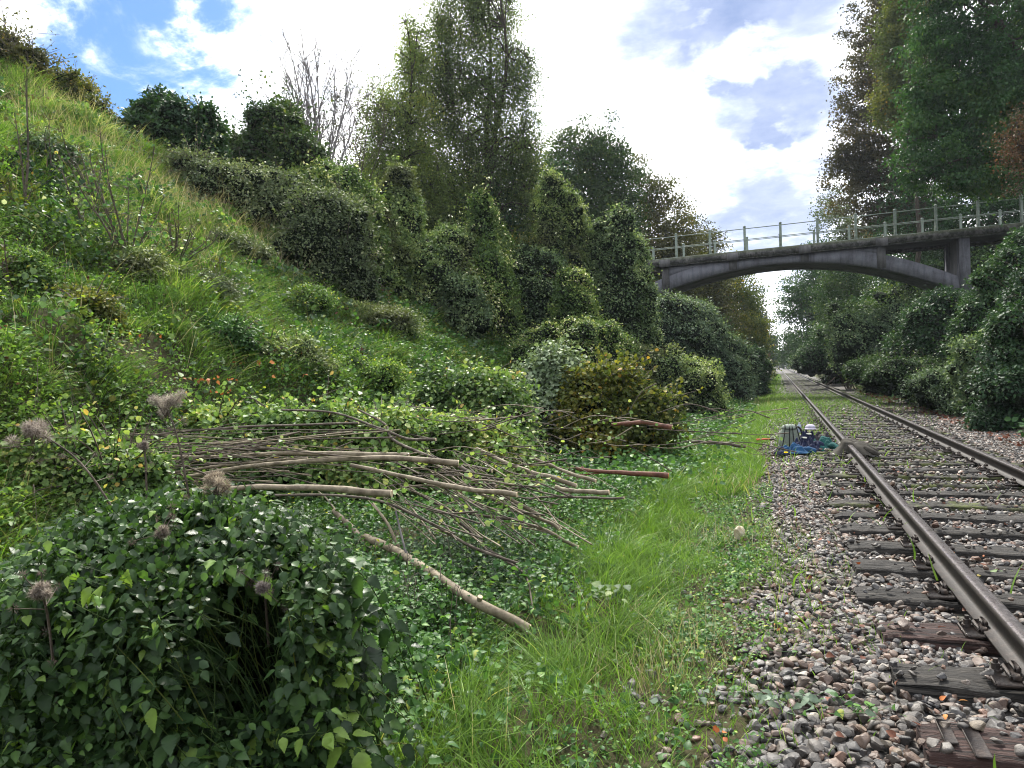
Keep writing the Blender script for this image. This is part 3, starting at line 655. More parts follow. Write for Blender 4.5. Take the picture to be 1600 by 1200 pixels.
for s_, y0 in enumerate((BY+.02, BY+BW-.02)):
    b = MB()
    for h_, r in ((.98, .020), (.45, .016)):
        tube(b, [(x, y0, DZ(x)+h_) for x in (-13, -6, 0, 6, 13)], r, 6)
    hr = b.build('handrail', M['rail_paint'], br, origin=O)
    for k in range(17):
        x = -11.6+1.5*k-(.06)
        if pme is None:
            b = MB(); box(b, (0, 0, .53), (.105, .105, 1.06), bev=.012); box(b, (0, 0, .03), (.15, .15, .06), bev=.01)
            tube(b, [(0, 0, 1.06), (0, 0, 1.075), (0, 0, 1.10), (0, 0, 1.13), (0, 0, 1.15)], [.045, .062, .066, .05, .012], 8)
            o = b.build('railing_post', M['rail_paint'], br); pme = o.data
        else: o = bpy.data.objects.new('railing_post', pme); COL.objects.link(o); o.parent = br
        o.location = (x-1.3, y0-BY, DZ(x)-.03)

# ------------------------------------------------------------------ trees
class Lobe:
    pass
def crown_points(n, lobes, r, shell=.45):
    """cluster centres in a union of noisy ellipsoids; lobes: (cx,cy,cz,rx,ry,rz)"""
    L = np.array(lobes, float); wv = (L[:, 3]*L[:, 4]*L[:, 5])**.8; wv /= wv.sum()
    k = r.choice(len(L), n, p=wv); d = rdir(n, r); u = r.random(n)**(shell)
    fr = 1+(noise3(d*2.6+k[:, None]*7.3, 11)-.5)*.75
    return L[k, :3]+d*L[k, 3:6]*(u*fr)[:, None], k, d
def leaf_mass(mb, C, per, sig, size, r, tmpl=LEAF2, droop=0.0, hang=0.0, tint_c=None, up=.6):
    n = len(C)*per; P = np.repeat(C, per, 0)+r.normal(size=(n, 3))*np.array(sig)
    if hang: P[:, 2] -= r.exponential(hang, n)
    nr = unit(r.normal(size=(n, 3))*.75+np.array([0, 0, up+.2])); ax = rdir(n, r); ax[:, 2] -= droop; ax = unit(ax)
    tc_ = np.repeat(tint_c if tint_c is not None else r.beta(2, 2.6, len(C)), per)
    t = np.clip(tc_*.62+r.beta(2, 2.4, n)*.5-.04+np.where(r.random(n) < .015, .4, 0), 0, 1)
    scatter(mb, tmpl, P, frames(ax, nr), size*r.uniform(.65, 1.3, n), t)
def tree(name, label, cat, base, lobes, nclus, per, size, fmat, bmat, sig=.28, hang=0, droop=.4, seed=1, trunk_r=.18, top=None, group=None, lean=(0, 0), nlimb=None, tipf=.35, parts=('trunk', 'crown'), shell=.5, nstem=1, anchor=None):
    r = np.random.default_rng(seed); root = empty(name, base, label, cat, group)
    L = np.array(lobes, float)-np.array([base[0], base[1], base[2], 0, 0, 0])
    ztop = top if top is not None else L[:, 2].max()
    C, k, d = crown_points(nclus, L, r, shell)
    tb = MB(); stems = []
    for q in range(nstem):
        off = np.array([0, 0, 0]) if nstem == 1 else np.array([r.uniform(-.4, .4), r.uniform(-.4, .4), 0])*1.0
        cx, cy = L[:, 0].mean(), L[:, 1].mean()
        pts = [off*.3+np.array([0, 0, -.3])] + [np.array([cx*f+off[0]*f*3+r.normal()*.12*ztop/10, cy*f+off[1]*f*3+r.normal()*.12*ztop/10, ztop*f]) for f in (.12, .3, .5, .72, 1.0)]
        sp = smooth_path(pts, 16); stems.append(sp)
        tube(tb, sp, trunk_r*(1-np.linspace(0, 1, 16)*.88)/math.sqrt(nstem), 9)
    nl = nlimb or max(6, len(L)*2)
    limbs = []
    idx = r.choice(len(C), min(nl, len(C)), replace=False)
    for i in idx:
        sp = stems[r.integers(nstem)]; z = C[i, 2]-np.linalg.norm(C[i, :2]-sp[8, :2])*r.uniform(.4, .9)
        f = int(np.clip(np.searchsorted(sp[:, 2], z), 2, 13)); a = sp[f]; e = C[i]
        md = (a+e)/2+np.array([0, 0, .12*np.linalg.norm(e-a)])*(1 if not hang else 2)+r.normal(size=3)*.12
        pth = smooth_path([a, md, e], 8); limbs.append(pth); rr_ = trunk_r*.38*(1-f/20)/math.sqrt(nstem)**.5
        tube(tb, pth, np.linspace(rr_, .012, 8), 5, cap=False)
    if limbs:
        LP = np.concatenate(limbs+[s[4:] for s in stems])
        for i in r.choice(len(C), int(len(C)*tipf), replace=False):
            a = LP[np.argmin(((LP-C[i])**2).sum(1))]
            tube(tb, smooth_path([a, (a+C[i])/2+r.normal(size=3)*.15+[0, 0, .1], C[i]], 5), np.linspace(.022, .006, 5), 3, cap=False)
            if hang: tube(tb, smooth_path([C[i], C[i]+[r.normal()*.1, r.normal()*.1, -hang*.8], C[i]+[r.normal()*.15, r.normal()*.15, -hang*1.9]], 4), .006, 3, cap=False)
    tb.build(parts[0], bmat, root, smooth=True)
    mb = MB(); tcl = np.clip(.5+(noise3(C*.9+seed, 3)-.5)*1.5+r.normal(size=len(C))*.12, 0, 1)
    leaf_mass(mb, C, per, (sig, sig, sig*.5), size, r, droop=droop, hang=hang, tint_c=tcl)
    mb.build(parts[1], fmat, root)
    return root
def px_lobes(zc, lst, depth=.8):
    """(px, py, half width, half height in photo pixels [, extra depth]) at camera distance zc -> ellipsoids in metres"""
    out = []
    for q in lst:
        z = zc+(q[4] if len(q) > 4 else 0); c = at(q[0], q[1], z); k = z/FPX
        out.append((*c, q[2]*k, max(q[2], q[3]*.6)*k*depth, q[3]*k))
    return out
def ground_fill(L, f=.75, rad=.1):
    """repeat each lobe downwards until it meets the bank"""
    out = [np.array(q) for q in L]
    for q in L:
        q = np.array(q).copy(); n = 0
        if -.9-q[3]*rad < q[0] < 4.3+q[3]*rad and q[1] > 10: continue        # never down onto the track
        while q[2]-q[5]*.6 > float(H(q[0], q[1])) and n < 9:
            q = q.copy(); q[2] -= q[5]*f; n += 1; q[3:5] *= 1.05; jj = np.array([vnoise(q[2]*3.1, q[0]*7, 5)-.5, vnoise(q[2]*2.7, q[1]*7, 6)-.5, 0]); p_ = q.copy(); p_[:3] += jj*.75*q[3]; p_[3:5] *= .82+.4*float(vnoise(q[2]*5, q[0]*3, 8)); out.append(p_)
    return np.array(out)
def under(lobes, f=.0):
    L = np.array(lobes); x, y = L[:, 0].mean(), L[:, 1].mean(); return (x, y, float(H(x, y)))

# birches on the left
lb = px_lobes(30, [(650, 95, 42, 70), (632, 165, 58, 60), (612, 250, 52, 60), (655, 235, 55, 80), (590, 310, 45, 50, -1), (680, 300, 50, 80), (592, 200, 36, 80), (570, 280, 34, 60), (640, 60, 30, 40)])
base = at(645, 420, 30); base[2] = H(base[0], base[1])
tree('birch_tree', 'drooping birch with yellowish green leaves, the shorter beside the tallest birch', 'tree', base, lb, 900, 68, .088, M['f_birch'], M['bark'], sig=.20, hang=.30, seed=11, trunk_r=.24, tipf=.6, nlimb=40, nstem=2, shell=.6)
lb = px_lobes(31, [(735, -30, 60, 90), (700, 45, 55, 80), (775, 20, 50, 80), (735, 130, 75, 80), (790, 120, 52, 80), (705, 190, 45, 80), (800, 215, 48, 90), (745, 250, 70, 90), (815, 300, 32, 80), (720, 310, 60, 60), (690, 110, 40, 70), (820, 110, 30, 60), (825, 230, 34, 70), (835, 330, 34, 60)])
base = at(752, 430, 31); base[2] = H(base[0], base[1])
tree('birch_tree', 'tallest birch of the bank with long hanging twigs, its top leaving the picture', 'tree', base, lb, 1600, 68, .088, M['f_birch'], M['bark'], sig=.20, hang=.42, seed=12, trunk_r=.30, tipf=.6, nlimb=60, nstem=2, shell=.6)
def dtree(label, zc, lst, n, per, size, f, seed, bpx, bpy=None, name='broadleaf_tree', cat='tree', **kw):
    lb = px_lobes(zc, lst); lb = ground_fill(lb, .9, .45) if kw.pop('fill', zc < 100) else lb; n = int(n*(len(lb)/len(lst))**.55); bs = at(bpx, 500, zc); bs[2] = H(bs[0], bs[1])
    return tree(name, label, cat, bs, lb, n, per, size, M[f], M['bark'], seed=seed, **kw)
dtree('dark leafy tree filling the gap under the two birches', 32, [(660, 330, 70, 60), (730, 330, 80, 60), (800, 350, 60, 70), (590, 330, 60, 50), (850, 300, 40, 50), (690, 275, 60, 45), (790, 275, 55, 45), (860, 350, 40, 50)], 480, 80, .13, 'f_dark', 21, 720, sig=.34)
dtree('dark oak with a knobbly crown behind the climber columns', 40, [(905, 225, 48, 42), (945, 255, 42, 40), (880, 270, 40, 45), (970, 300, 30, 40), (910, 320, 55, 60), (962, 235, 18, 20), (878, 222, 28, 28), (938, 212, 28, 28), (860, 290, 30, 40)], 520, 70, .15, 'f_oak', 22, 920, sig=.30, shell=.35)
dtree('brownish green tree sloping down toward the footbridge', 46, [(985, 272, 40, 42), (1025, 300, 38, 42), (960, 340, 50, 55), (1058, 335, 34, 38), (1010, 380, 55, 45), (1050, 395, 40, 30)], 420, 70, .16, 'f_olive', 23, 1000, sig=.36, shell=.4)
dtree('olive tree just above the footbridge deck', 52, [(1085, 365, 30, 35), (1105, 385, 26, 28), (1060, 390, 30, 30), (1120, 400, 18, 20)], 200, 70, .17, 'f_olive', 24, 1075, sig=.36, shell=.4)
dtree('yellowing tree seen under the arch', 58, [(1120, 450, 45, 40), (1150, 440, 34, 40), (1085, 470, 45, 45), (1165, 480, 20, 40), (1140, 420, 25, 20), (1175, 450, 14, 25)], 300, 70, .18, 'f_yell', 25, 1110, sig=.4, shell=.4)
dtree('green tree below the arch behind the climbers', 48, [(1050, 490, 50, 60), (1090, 520, 40, 50), (1010, 520, 50, 60)], 280, 70, .16, 'f_oak', 26, 1040, sig=.36)
dtree('dark slender tree beyond the yellowing one', 66, [(1168, 500, 22, 55), (1185, 520, 12, 55), (1150, 530, 25, 50), (1178, 470, 15, 30)], 200, 70, .2, 'f_oak', 27, 1160, sig=.4)
dtree('rusty brown tree far along the line', 90, [(1188, 545, 12, 30), (1180, 560, 10, 22)], 80, 60, .24, 'f_rust', 28, 1182, sig=.4)
dtree('bluish green tree far along the line past the rusty one', 120, [(1203, 540, 11, 30), (1195, 555, 12, 30), (1210, 555, 6, 18)], 100, 60, .3, 'f_oak', 29, 1198, sig=.5)
dtree('distant trees closing the line of sight down the track', 230, [(1206, 560, 18, 14), (1228, 562, 14, 14), (1216, 558, 8, 10), (1245, 560, 16, 16)], 120, 60, .6, 'f_oak', 30, 1215, sig=1.0)
# right of the track, beyond the bridge
dtree('tall dark tree leaning over the track beyond the arch', 62, [(1262, 450, 38, 40), (1245, 500, 34, 50), (1285, 420, 45, 50), (1235, 470, 20, 22), (1290, 500, 45, 60), (1275, 550, 40, 35)], 380, 70, .18, 'f_dark', 31, 1300, sig=.38, trunk_r=.3, shell=.4)
dtree('dark green tree seen through the middle of the arch', 52, [(1330, 440, 50, 55), (1360, 500, 60, 60), (1310, 520, 45, 60), (1300, 460, 25, 50)], 380, 70, .16, 'f_oak', 32, 1340, sig=.36)
dtree('narrow far tree right of the vanishing rails', 100, [(1240, 540, 14, 28), (1228, 552, 8, 16), (1250, 555, 14, 24)], 110, 60, .26, 'f_oak', 33, 1246, sig=.5)
dtree('broad dark tree seen under the deck beside the pier', 46, [(1420, 470, 60, 60), (1470, 420, 55, 50), (1480, 520, 60, 60), (1400, 530, 50, 50), (1560, 480, 70, 70), (1450, 380, 70, 40), (1560, 420, 60, 40)], 560, 75, .15, 'f_dark', 34, 1450, sig=.36)
dtree('pale grey green tree behind the railings', 60, [(1300, 345, 34, 42), (1285, 330, 18, 30), (1325, 330, 26, 50), (1345, 370, 40, 30), (1300, 385, 30, 15)], 260, 66, .17, 'f_thick', 35, 1330, sig=.38, shell=.4)
dtree('tall bronze tinged tree at the edge of the sky', 44, [(1365, 40, 45, 60), (1345, 130, 45, 60), (1335, 210, 38, 60), (1350, 280, 60, 50), (1390, 120, 60, 100), (1400, 240, 80, 80), (1320, 250, 25, 22), (1400, 20, 60, 60), (1400, -60, 60, 60), (1420, 320, 70, 30), (1375, 345, 50, 28), (1440, 350, 60, 36)], 1450, 58, .15, 'f_beech', 36, 1440, sig=.25, trunk_r=.35, shell=.45, fill=False)
dtree('golden topped tree between the bronze and green trees', 38, [(1400, 70, 35, 60), (1420, 10, 45, 60), (1380, 170, 26, 30), (1440, 120, 60, 90), (1400, 150, 30, 20)], 600, 55, .14, 'f_yell', 37, 1450, sig=.24, shell=.5, fill=False)
dtree('large green tree hanging over the footbridge', 27, [(1500, 60, 80, 80), (1460, 150, 60, 60), (1540, 160, 90, 90), (1480, 230, 75, 55), (1570, 250, 80, 60), (1430, 200, 35, 25), (1600, 100, 80, 120), (1500, -40, 90, 60), (1590, -30, 80, 80), (1440, 270, 45, 20), (1520, 285, 80, 25)], 1350, 62, .125, 'f_right', 38, 1760, sig=.21, trunk_r=.35, shell=.55, droop=.8, fill=False)
dtree('deep green tree behind the leafy overhang', 40, [(1480, 280, 90, 60), (1580, 300, 80, 60), (1540, 200, 100, 90), (1620, 200, 80, 100), (1600, 60, 90, 100)], 650, 60, .16, 'f_dark', 39, 1540, sig=.38)
dtree('rusty leaved tree at the edge of the picture above the railing', 22, [(1592, 240, 20, 42), (1582, 292, 12, 16), (1562, 215, 9, 12), (1612, 190, 24, 44)], 70, 50, .075, 'f_rust', 40, 1680, sig=.22, fill=False)
dtree('dark wood edge closing the view behind the pier', 72, [(1320, 420, 50, 60), (1400, 410, 60, 60), (1480, 420, 60, 60), (1350, 490, 60, 60), (1430, 500, 70, 60), (1290, 520, 40, 50)], 420, 70, .22, 'f_dark', 41, 1400, sig=.4)
# pale bare willow and crest shrubs, left
def bare(label, zc, px, py0, py1, hw, seed, matn, n=46, name='bare_tree', cat='tree', leafm=None, lsize=.08, rb=.03):
    r = np.random.default_rng(seed); b = at(px, py0, zc); bs = (b[0], b[1], float(min(H(b[0], b[1]), b[2]))); root = empty(name, bs, label, cat)
    hgt = (py0-py1)*zc/FPX; wdt = hw*zc/FPX; mb = MB(); tips = []; z0 = b[2]-bs[2]
    def twig(a, d, ln, rd, lv):
        m_ = 7; bend = r.normal(size=3)*.10*ln+[0, 0, .10*ln]; p = smooth_path([a, a+d*ln*.5+bend*.5, a+d*ln+bend], m_); tube(mb, p, np.linspace(rd, rd*.35, m_), 3 if lv else 5, cap=False)
        if lv < 3:
            for k in range(int(r.integers(3, 6))):
                i = int(r.integers(2, m_)); dd = unit(d+r.normal(size=3)*[.5, .5, .3]+[0, 0, .25]); twig(p[i], dd, ln*r.uniform(.38, .6), rd*.56, lv+1)
        else: tips.append(p[-1])
    for q in range(n):
        a = 2.4*q; sp = math.sqrt((q+.5)/n); d = unit(np.array([sp*math.cos(a)*wdt, sp*math.sin(a)*wdt*.8, hgt]))
        base_ = np.array([math.cos(a)*sp*wdt*.25, math.sin(a)*sp*wdt*.25, -.2]); top_ = base_+np.array([0, 0, z0+.2]); tube(mb, [base_*.6, top_], rb*1.3, 5, cap=False)
        twig(top_, d, hgt*(1-.25*sp**2)*r.uniform(.62, .8), rb, 0)
    mb.build('stems', M[matn], root)
    if leafm:
        t = np.array(tips); m2 = MB(); leaf_mass(m2, t, 3, (.10, .10, .12), lsize, r); m2.build('foliage', M[leafm], root)
    return root
bare('pale leafless many stemmed tree showing against the cloud', 26, 500, 290, 112, 66, 51, 'twig_grey', 18, leafm=None, rb=.045)
bare('thin brown twiggy shrub in front of the pale bare tree', 27, 552, 330, 160, 40, 52, 'twig', 9, leafm='f_olive', rb=.022)
def bush(name, label, px, pyb, lst, n, size, f, seed, zc=None, core=.80, stems='twig', spr=10, tmpl=LEAF2, cat='shrub', group=None, sig=.10, sprl=.5, layer=(.90, 1.13), sleaf=12):
    """overgrown shrub: layers of leaves on noisy lobes, a solid heart coloured dark for inner shade, stems and loose sprays breaking the outline"""
    r = np.random.default_rng(seed)
    if zc is None: zc = hit(px, pyb)[1]
    lst = [(*q[:4], (q[4] if len(q) > 4 else 0)+r.normal()*.45*zc/20) for q in lst]
    L = ground_fill(px_lobes(zc, lst, .85)); n = int(1.7*n*(len(L)/len(lst))**.8); spr = max(5, int(2.6*spr*len(lst)/len(L))); c = at(px, pyb, zc); base = (c[0], c[1], float(H(c[0], c[1])))
    root = empty(name, base, label, cat, group); L[:, :3] -= np.array(base)
    nb = len(L); ch = []
    for q in L:                                       # smaller lumps growing out of each mass
        for _ in range(6):
            dd = unit(r.normal(size=3)+[0, 0, .35]); f_ = r.uniform(.22, .52); ch.append(np.r_[q[:3]+dd*q[3:6]*r.uniform(.76, 1.06), q[3:6].mean()*f_*r.uniform(.8, 1.25, 3)])
    L = np.vstack([L, ch])
    wv = (L[:, 3]*L[:, 5]); wv = wv/wv.sum(); k = r.choice(len(L), n, p=wv); d = rdir(n, r); d[:, 2] = np.where(d[:, 2] < -.3, -d[:, 2], d[:, 2])
    fr = 1+(noise3(d*3.1+k[:, None]*5.7+seed, 5)-.5)*.75+(noise3(d*6+k[:, None]*5.7, 6)-.5)*.75+(noise3(d*17+k[:, None]*3.7, 9)-.5)*.35+r.exponential(.035, n)
    P = L[k, :3]+d*L[k, 3:6]*(fr*r.uniform(*layer, n))[:, None]+r.normal(size=(n, 3))*sig*.3
    ins = np.zeros(n, bool)
    for q in range(len(L)): ins |= ((((P-L[q, :3])/L[q, 3:6])**2).sum(1) < .50)
    P, d, k = P[~ins], d[~ins], k[~ins]; m_ = len(P)
    nr = unit(d*.6+np.array([0, 0, .8])+r.normal(size=(m_, 3))*.38); ax = unit(d*.5+r.normal(size=(m_, 3))*.7-np.array([0, 0, .5]))
    t = np.clip(.45+(noise3(P*1.7+seed, 8)-.5)*1.0+r.normal(size=m_)*.20+d[:, 2]*.08, 0, 1); t = np.where(t > .93, t*r.uniform(.8, 1, m_), t)  # upward leaves tinted lighter, light from above put into the colour
    mb = MB(); scatter(mb, tmpl, P, frames(ax, nr), size*.86*r.uniform(.5, 1.5, m_), t)
    sb = MB()
    for q in range(spr*nb):
        i = r.integers(nb); dd = unit(r.normal(size=3)+[0, 0, .9]); dd[2] = abs(dd[2]); a = L[i, :3]+dd*L[i, 3:6]*.8; ln = sprl*r.uniform(.2, 1.0)
        e = a+unit(dd+r.normal(size=3)*.4)*ln*1.4; p = smooth_path([a, (a+e)/2+[0, 0, .1*ln], e], 8); tube(sb, p, np.linspace(.010, .003, 8), 3, cap=False)
        kk = r.integers(0, 8, sleaf); Q = p[kk]+r.normal(size=(sleaf, 3))*size*.6
        scatter(mb, tmpl, Q, frames(rdir(sleaf, r), unit(r.normal(size=(sleaf, 3))+[0, 0, 1])), size*r.uniform(.6, 1.2, sleaf), np.clip(r.beta(2, 2, sleaf)+.1, 0, 1))
    for q in range(8):
        i = r.integers(nb); tube(sb, smooth_path([(r.normal()*.15, r.normal()*.15, -.2), L[i, :3]*.5+[0, 0, .05], L[i, :3]], 6), np.linspace(.03, .012, 6), 4, cap=False)
    sb.build('stems', M[stems], root)
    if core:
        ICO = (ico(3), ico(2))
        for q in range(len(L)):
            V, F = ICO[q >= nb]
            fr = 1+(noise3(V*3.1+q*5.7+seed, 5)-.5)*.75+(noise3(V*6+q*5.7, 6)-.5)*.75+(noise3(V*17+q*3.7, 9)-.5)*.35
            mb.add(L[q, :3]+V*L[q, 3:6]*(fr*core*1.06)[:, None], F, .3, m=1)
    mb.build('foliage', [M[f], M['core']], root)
    return root
# crest shrubs
bush('round_bush', 'round dark green bush on the crest of the grassy bank', 275, 262, [(245, 205, 50, 38), (300, 210, 42, 36), (275, 235, 50, 30), (215, 225, 28, 28)], 15000, .115, 'f_dark', 61, spr=14, zc=19)
bush('grass_crest_shrub', 'small straggly shrub on the high crest near the edge of the picture', 20, 95, [(8, 70, 22, 18), (40, 95, 24, 16)], 2600, .07, 'f_olive', 62, zc=17, spr=24, core=.5, sprl=.7)
bush('grass_crest_shrub', 'low yellow green scrub running along the crest below the high corner', 115, 150, [(95, 125, 26, 14), (125, 145, 26, 18), (150, 175, 18, 22), (165, 195, 14, 18)], 5200, .08, 'f_yell', 63, zc=18, spr=12, core=.6)
bush('leafy_shrub', 'tall spiky topped shrub between the round bush and the bare tree', 430, 300, [(430, 225, 40, 50), (400, 250, 36, 40), (465, 250, 34, 40), (440, 190, 24, 28), (370, 250, 30, 32)], 13000, .105, 'f_oak', 64, zc=20, spr=26, sprl=1.1)
bush('thicket', 'grey green thicket of dry stems along the upper bank', 420, 385, [(330, 285, 42, 30), (385, 305, 48, 36), (440, 325, 50, 44), (495, 345, 46, 44), (540, 350, 36, 40), (300, 262, 32, 20)], 22000, .07, 'f_thick', 65, zc=16.8, spr=32, sprl=.55, layer=(.85, 1.10))
bush('flowering_climber', 'climber sprinkled with pale seed heads above the grey thicket', 520, 330, [(505, 285, 36, 26), (540, 305, 34, 30), (565, 325, 28, 28)], 12000, .085, 'f_clem', 66, zc=18.5, spr=14)
# climber clad column and masses
bush('ivy_column', 'tallest climber smothered stump with a rounded top', 612, 400, [(625, 300, 24, 34), (616, 345, 34, 46), (600, 385, 40, 40)], 15000, .085, 'f_ivy', 71, zc=20, spr=10)
bush('ivy_column', 'pointed climber covered column topped with pale flowers', 760, 515, [(752, 325, 15, 22), (757, 358, 22, 34), (762, 400, 33, 40), (752, 445, 42, 50), (745, 490, 46, 36)], 19000, .08, 'f_clem', 72, spr=8, zc=21)
bush('ivy_column', 'twin column of climbers with a slim top before the oak', 875, 420, [(861, 295, 16, 26), (868, 340, 26, 44), (890, 330, 18, 30), (890, 375, 30, 40)], 15000, .08, 'f_ivy', 73, zc=23, spr=8)
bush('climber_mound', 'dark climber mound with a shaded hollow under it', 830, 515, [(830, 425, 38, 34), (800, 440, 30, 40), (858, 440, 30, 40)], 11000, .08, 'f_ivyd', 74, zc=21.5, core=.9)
bush('climber_mound', 'climber heap covering the near end of the bridge', 960, 545, [(972, 352, 18, 26), (948, 378, 26, 34), (925, 405, 26, 34), (985, 400, 22, 34), (958, 425, 34, 40), (992, 452, 22, 40), (935, 465, 36, 44), (975, 485, 34, 44), (925, 515, 40, 30), (985, 530, 34, 34)], 30000, .085, 'f_ivyd', 75, zc=23, spr=10)
bush('climber_mound', 'pale dusted climber heap beside the shaded hollow', 895, 500, [(893, 455, 24, 30), (900, 490, 28, 30)], 8000, .075, 'f_clem', 76, zc=20)
bush('climber_mound', 'low wide climber mound with greyish seed heads before the hollow', 880, 565, [(860, 535, 42, 22), (910, 530, 46, 24), (950, 545, 36, 24)], 13000, .07, 'f_clem', 77, zc=18.5)
bush('climber_mound', 'green climber shoulder between stump and pointed column', 660, 470, [(640, 400, 46, 36), (680, 405, 40, 36), (705, 390, 36, 30), (660, 440, 46, 30), (700, 440, 40, 40), (630, 430, 40, 30)], 24000, .08, 'f_ivy', 78, zc=20.5)
bush('climber_mound', 'dense climber growth under the birches', 590, 420, [(560, 345, 36, 36), (585, 370, 36, 40), (560, 385, 40, 30), (600, 405, 40, 26)], 15000, .085, 'f_ivy', 79, zc=19.5)
bush('yellow_green_shrub', 'bright yellow green shoots between the climber columns', 820, 430, [(815, 395, 26, 26), (800, 410, 20, 22)], 3500, .09, 'f_yell', 80, zc=22, core=.5)
bush('climber_mound', 'leafy growth spilling down below the arch end', 1050, 570, [(1030, 520, 40, 34), (1075, 530, 40, 34), (1050, 490, 36, 26), (1110, 545, 36, 30), (1140, 560, 30, 28), (1090, 500, 30, 24)], 26000, .10, 'f_ivyd', 81, zc=29, spr=10)
bush('bank_shrub', 'dark shrub at the foot of the bank below the bridge end', 1020, 600, [(1000, 570, 40, 26), (1040, 580, 40, 24), (1080, 585, 34, 22)], 13000, .075, 'f_ivy', 82, zc=20)
bush('bank_shrub', 'low shrub beside the track just before the far trees', 1165, 590, [(1150, 570, 26, 24), (1175, 570, 20, 22), (1130, 580, 30, 22), (1195, 578, 10, 12)], 12000, .12, 'f_dark', 83, zc=38)
bush('climber_mound', 'leafy mass under the pointed column joining it to the bank', 735, 505, [(720, 470, 30, 34), (700, 460, 24, 30)], 8000, .08, 'f_ivyd', 84, zc=20)
# right bank shrubs
bush('bank_shrub', 'broad leafy shrub nearest on the wooded bank', 1600, 640, [(1600, 545, 56, 52), (1650, 480, 60, 60), (1585, 610, 50, 36), (1640, 610, 60, 50)], 22000, .08, 'f_dark', 91, zc=15, spr=12, sprl=.7)
bush('bank_shrub', 'leafy shrub leaning out in front of the bridge pier', 1560, 480, [(1575, 450, 36, 46), (1545, 500, 36, 40), (1605, 410, 36, 44)], 14000, .10, 'f_dark', 92, zc=21, spr=14, sprl=.9)
bush('bank_shrub', 'dark shrub under the springing of the arch', 1490, 590, [(1480, 520, 55, 50), (1515, 492, 36, 34), (1440, 560, 50, 40), (1510, 570, 50, 45)], 22000, .095, 'f_dark', 93, zc=23, spr=12)
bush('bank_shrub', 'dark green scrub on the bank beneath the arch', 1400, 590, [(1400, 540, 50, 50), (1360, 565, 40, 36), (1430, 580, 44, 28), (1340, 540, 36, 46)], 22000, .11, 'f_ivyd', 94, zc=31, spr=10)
bush('bank_shrub', 'scrub at the foot of the bank far beyond the bridge', 1290, 585, [(1300, 560, 40, 28), (1265, 570, 24, 18), (1330, 570, 36, 26)], 13000, .14, 'f_ivyd', 95, zc=48, spr=6)
bush('bank_shrub', 'low brambles along the foot of the wooded bank', 1500, 640, [(1520, 620, 46, 22), (1470, 605, 44, 22), (1565, 640, 40, 22)], 12000, .06, 'f_ivyd', 96, zc=19, spr=10)
bush('bank_shrub', 'tangled undergrowth right behind the near leafy shrub', 1550, 560, [(1535, 575, 40, 42), (1580, 560, 50, 50)], 12000, .085, 'f_ivyd', 97, zc=18, spr=10)
bush('bank_shrub', 'low dark growth along the foot of the bank under the pier', 1440, 615, [(1410, 590, 40, 22), (1450, 598, 40, 22), (1370, 583, 36, 20)], 14000, .075, 'f_oak', 98, zc=25, spr=8)
bush('bank_shrub', 'scrub between the arch scrub and the far foot of the bank', 1330, 588, [(1310, 545, 40, 36), (1345, 560, 36, 30), (1285, 560, 26, 26)], 13000, .11, 'f_dark', 99, zc=40, spr=8)
for q in ((('bramble mound beside the tall bare sapling on the upper bank'), 75, 255, [(60, 238, 34, 16), (90, 246, 30, 16)], 5200, .055, 'f_ivyd', 401), ('dark weeds round the foot of the many stemmed shrub', 205, 425, [(180, 408, 34, 16), (225, 412, 34, 16)], 5000, .05, 'f_ivy', 402),
          ('grey brambles below the dead twiggy shrub', 300, 455, [(290, 445, 40, 10), (335, 452, 30, 9)], 4200, .045, 'f_thick', 403), ('green bramble swell in the middle of the bank', 455, 465, [(440, 455, 36, 11), (480, 462, 30, 10)], 5000, .05, 'f_slope', 404),
          ('bramble swell low on the bank above the orange leaves', 430, 560, [(400, 548, 36, 11), (450, 545, 34, 11)], 5000, .042, 'f_ivy', 405), ('leafy swell at the left border halfway up the bank', 20, 425, [(0, 410, 36, 13), (40, 418, 30, 11)], 4600, .045, 'f_slope', 406),
          ('nettle swell under the leafy shoot of the middle bank', 330, 520, [(320, 508, 34, 11), (360, 514, 28, 10)], 4600, .042, 'f_ground', 407), ('yellowing bramble swell left of the bank middle', 120, 480, [(100, 468, 34, 11), (140, 474, 28, 10)], 4200, .045, 'f_yell', 408),
          ('green brambles on the bank beneath the climber shoulder', 590, 505, [(570, 492, 40, 13), (615, 500, 36, 13)], 7000, .055, 'f_ivy', 409), ('leafy bramble mat at the foot of the bank above the brush', 560, 590, [(530, 580, 40, 11), (580, 586, 40, 10)], 6000, .045, 'f_slope', 410),
          ('dry grey scrub below the upper thicket', 360, 400, [(340, 385, 34, 14), (380, 395, 34, 14)], 5000, .05, 'f_thick', 411)):
    bush('bramble_mound', *q[:4], *q[4:], core=.6, spr=9, sprl=.28, cat='brambles', layer=(.65, 1.35))
bush('bank_shrub', 'tall dark growth closing the bank behind the arch end', 1480, 600, [(1420, 505, 60, 60), (1490, 470, 60, 50), (1555, 440, 60, 60), (1365, 535, 48, 48), (1330, 520, 36, 40)], 26000, .13, 'f_oak', 412, zc=37, spr=10, sprl=.8)
bush('bank_shrub', 'shaded low growth joining the shrubs at the foot of the wooded bank', 1480, 628, [(1450, 590, 46, 26), (1500, 600, 46, 30), (1545, 612, 44, 30), (1400, 585, 40, 22)], 16000, .065, 'f_oak', 413, zc=21.5, spr=9)
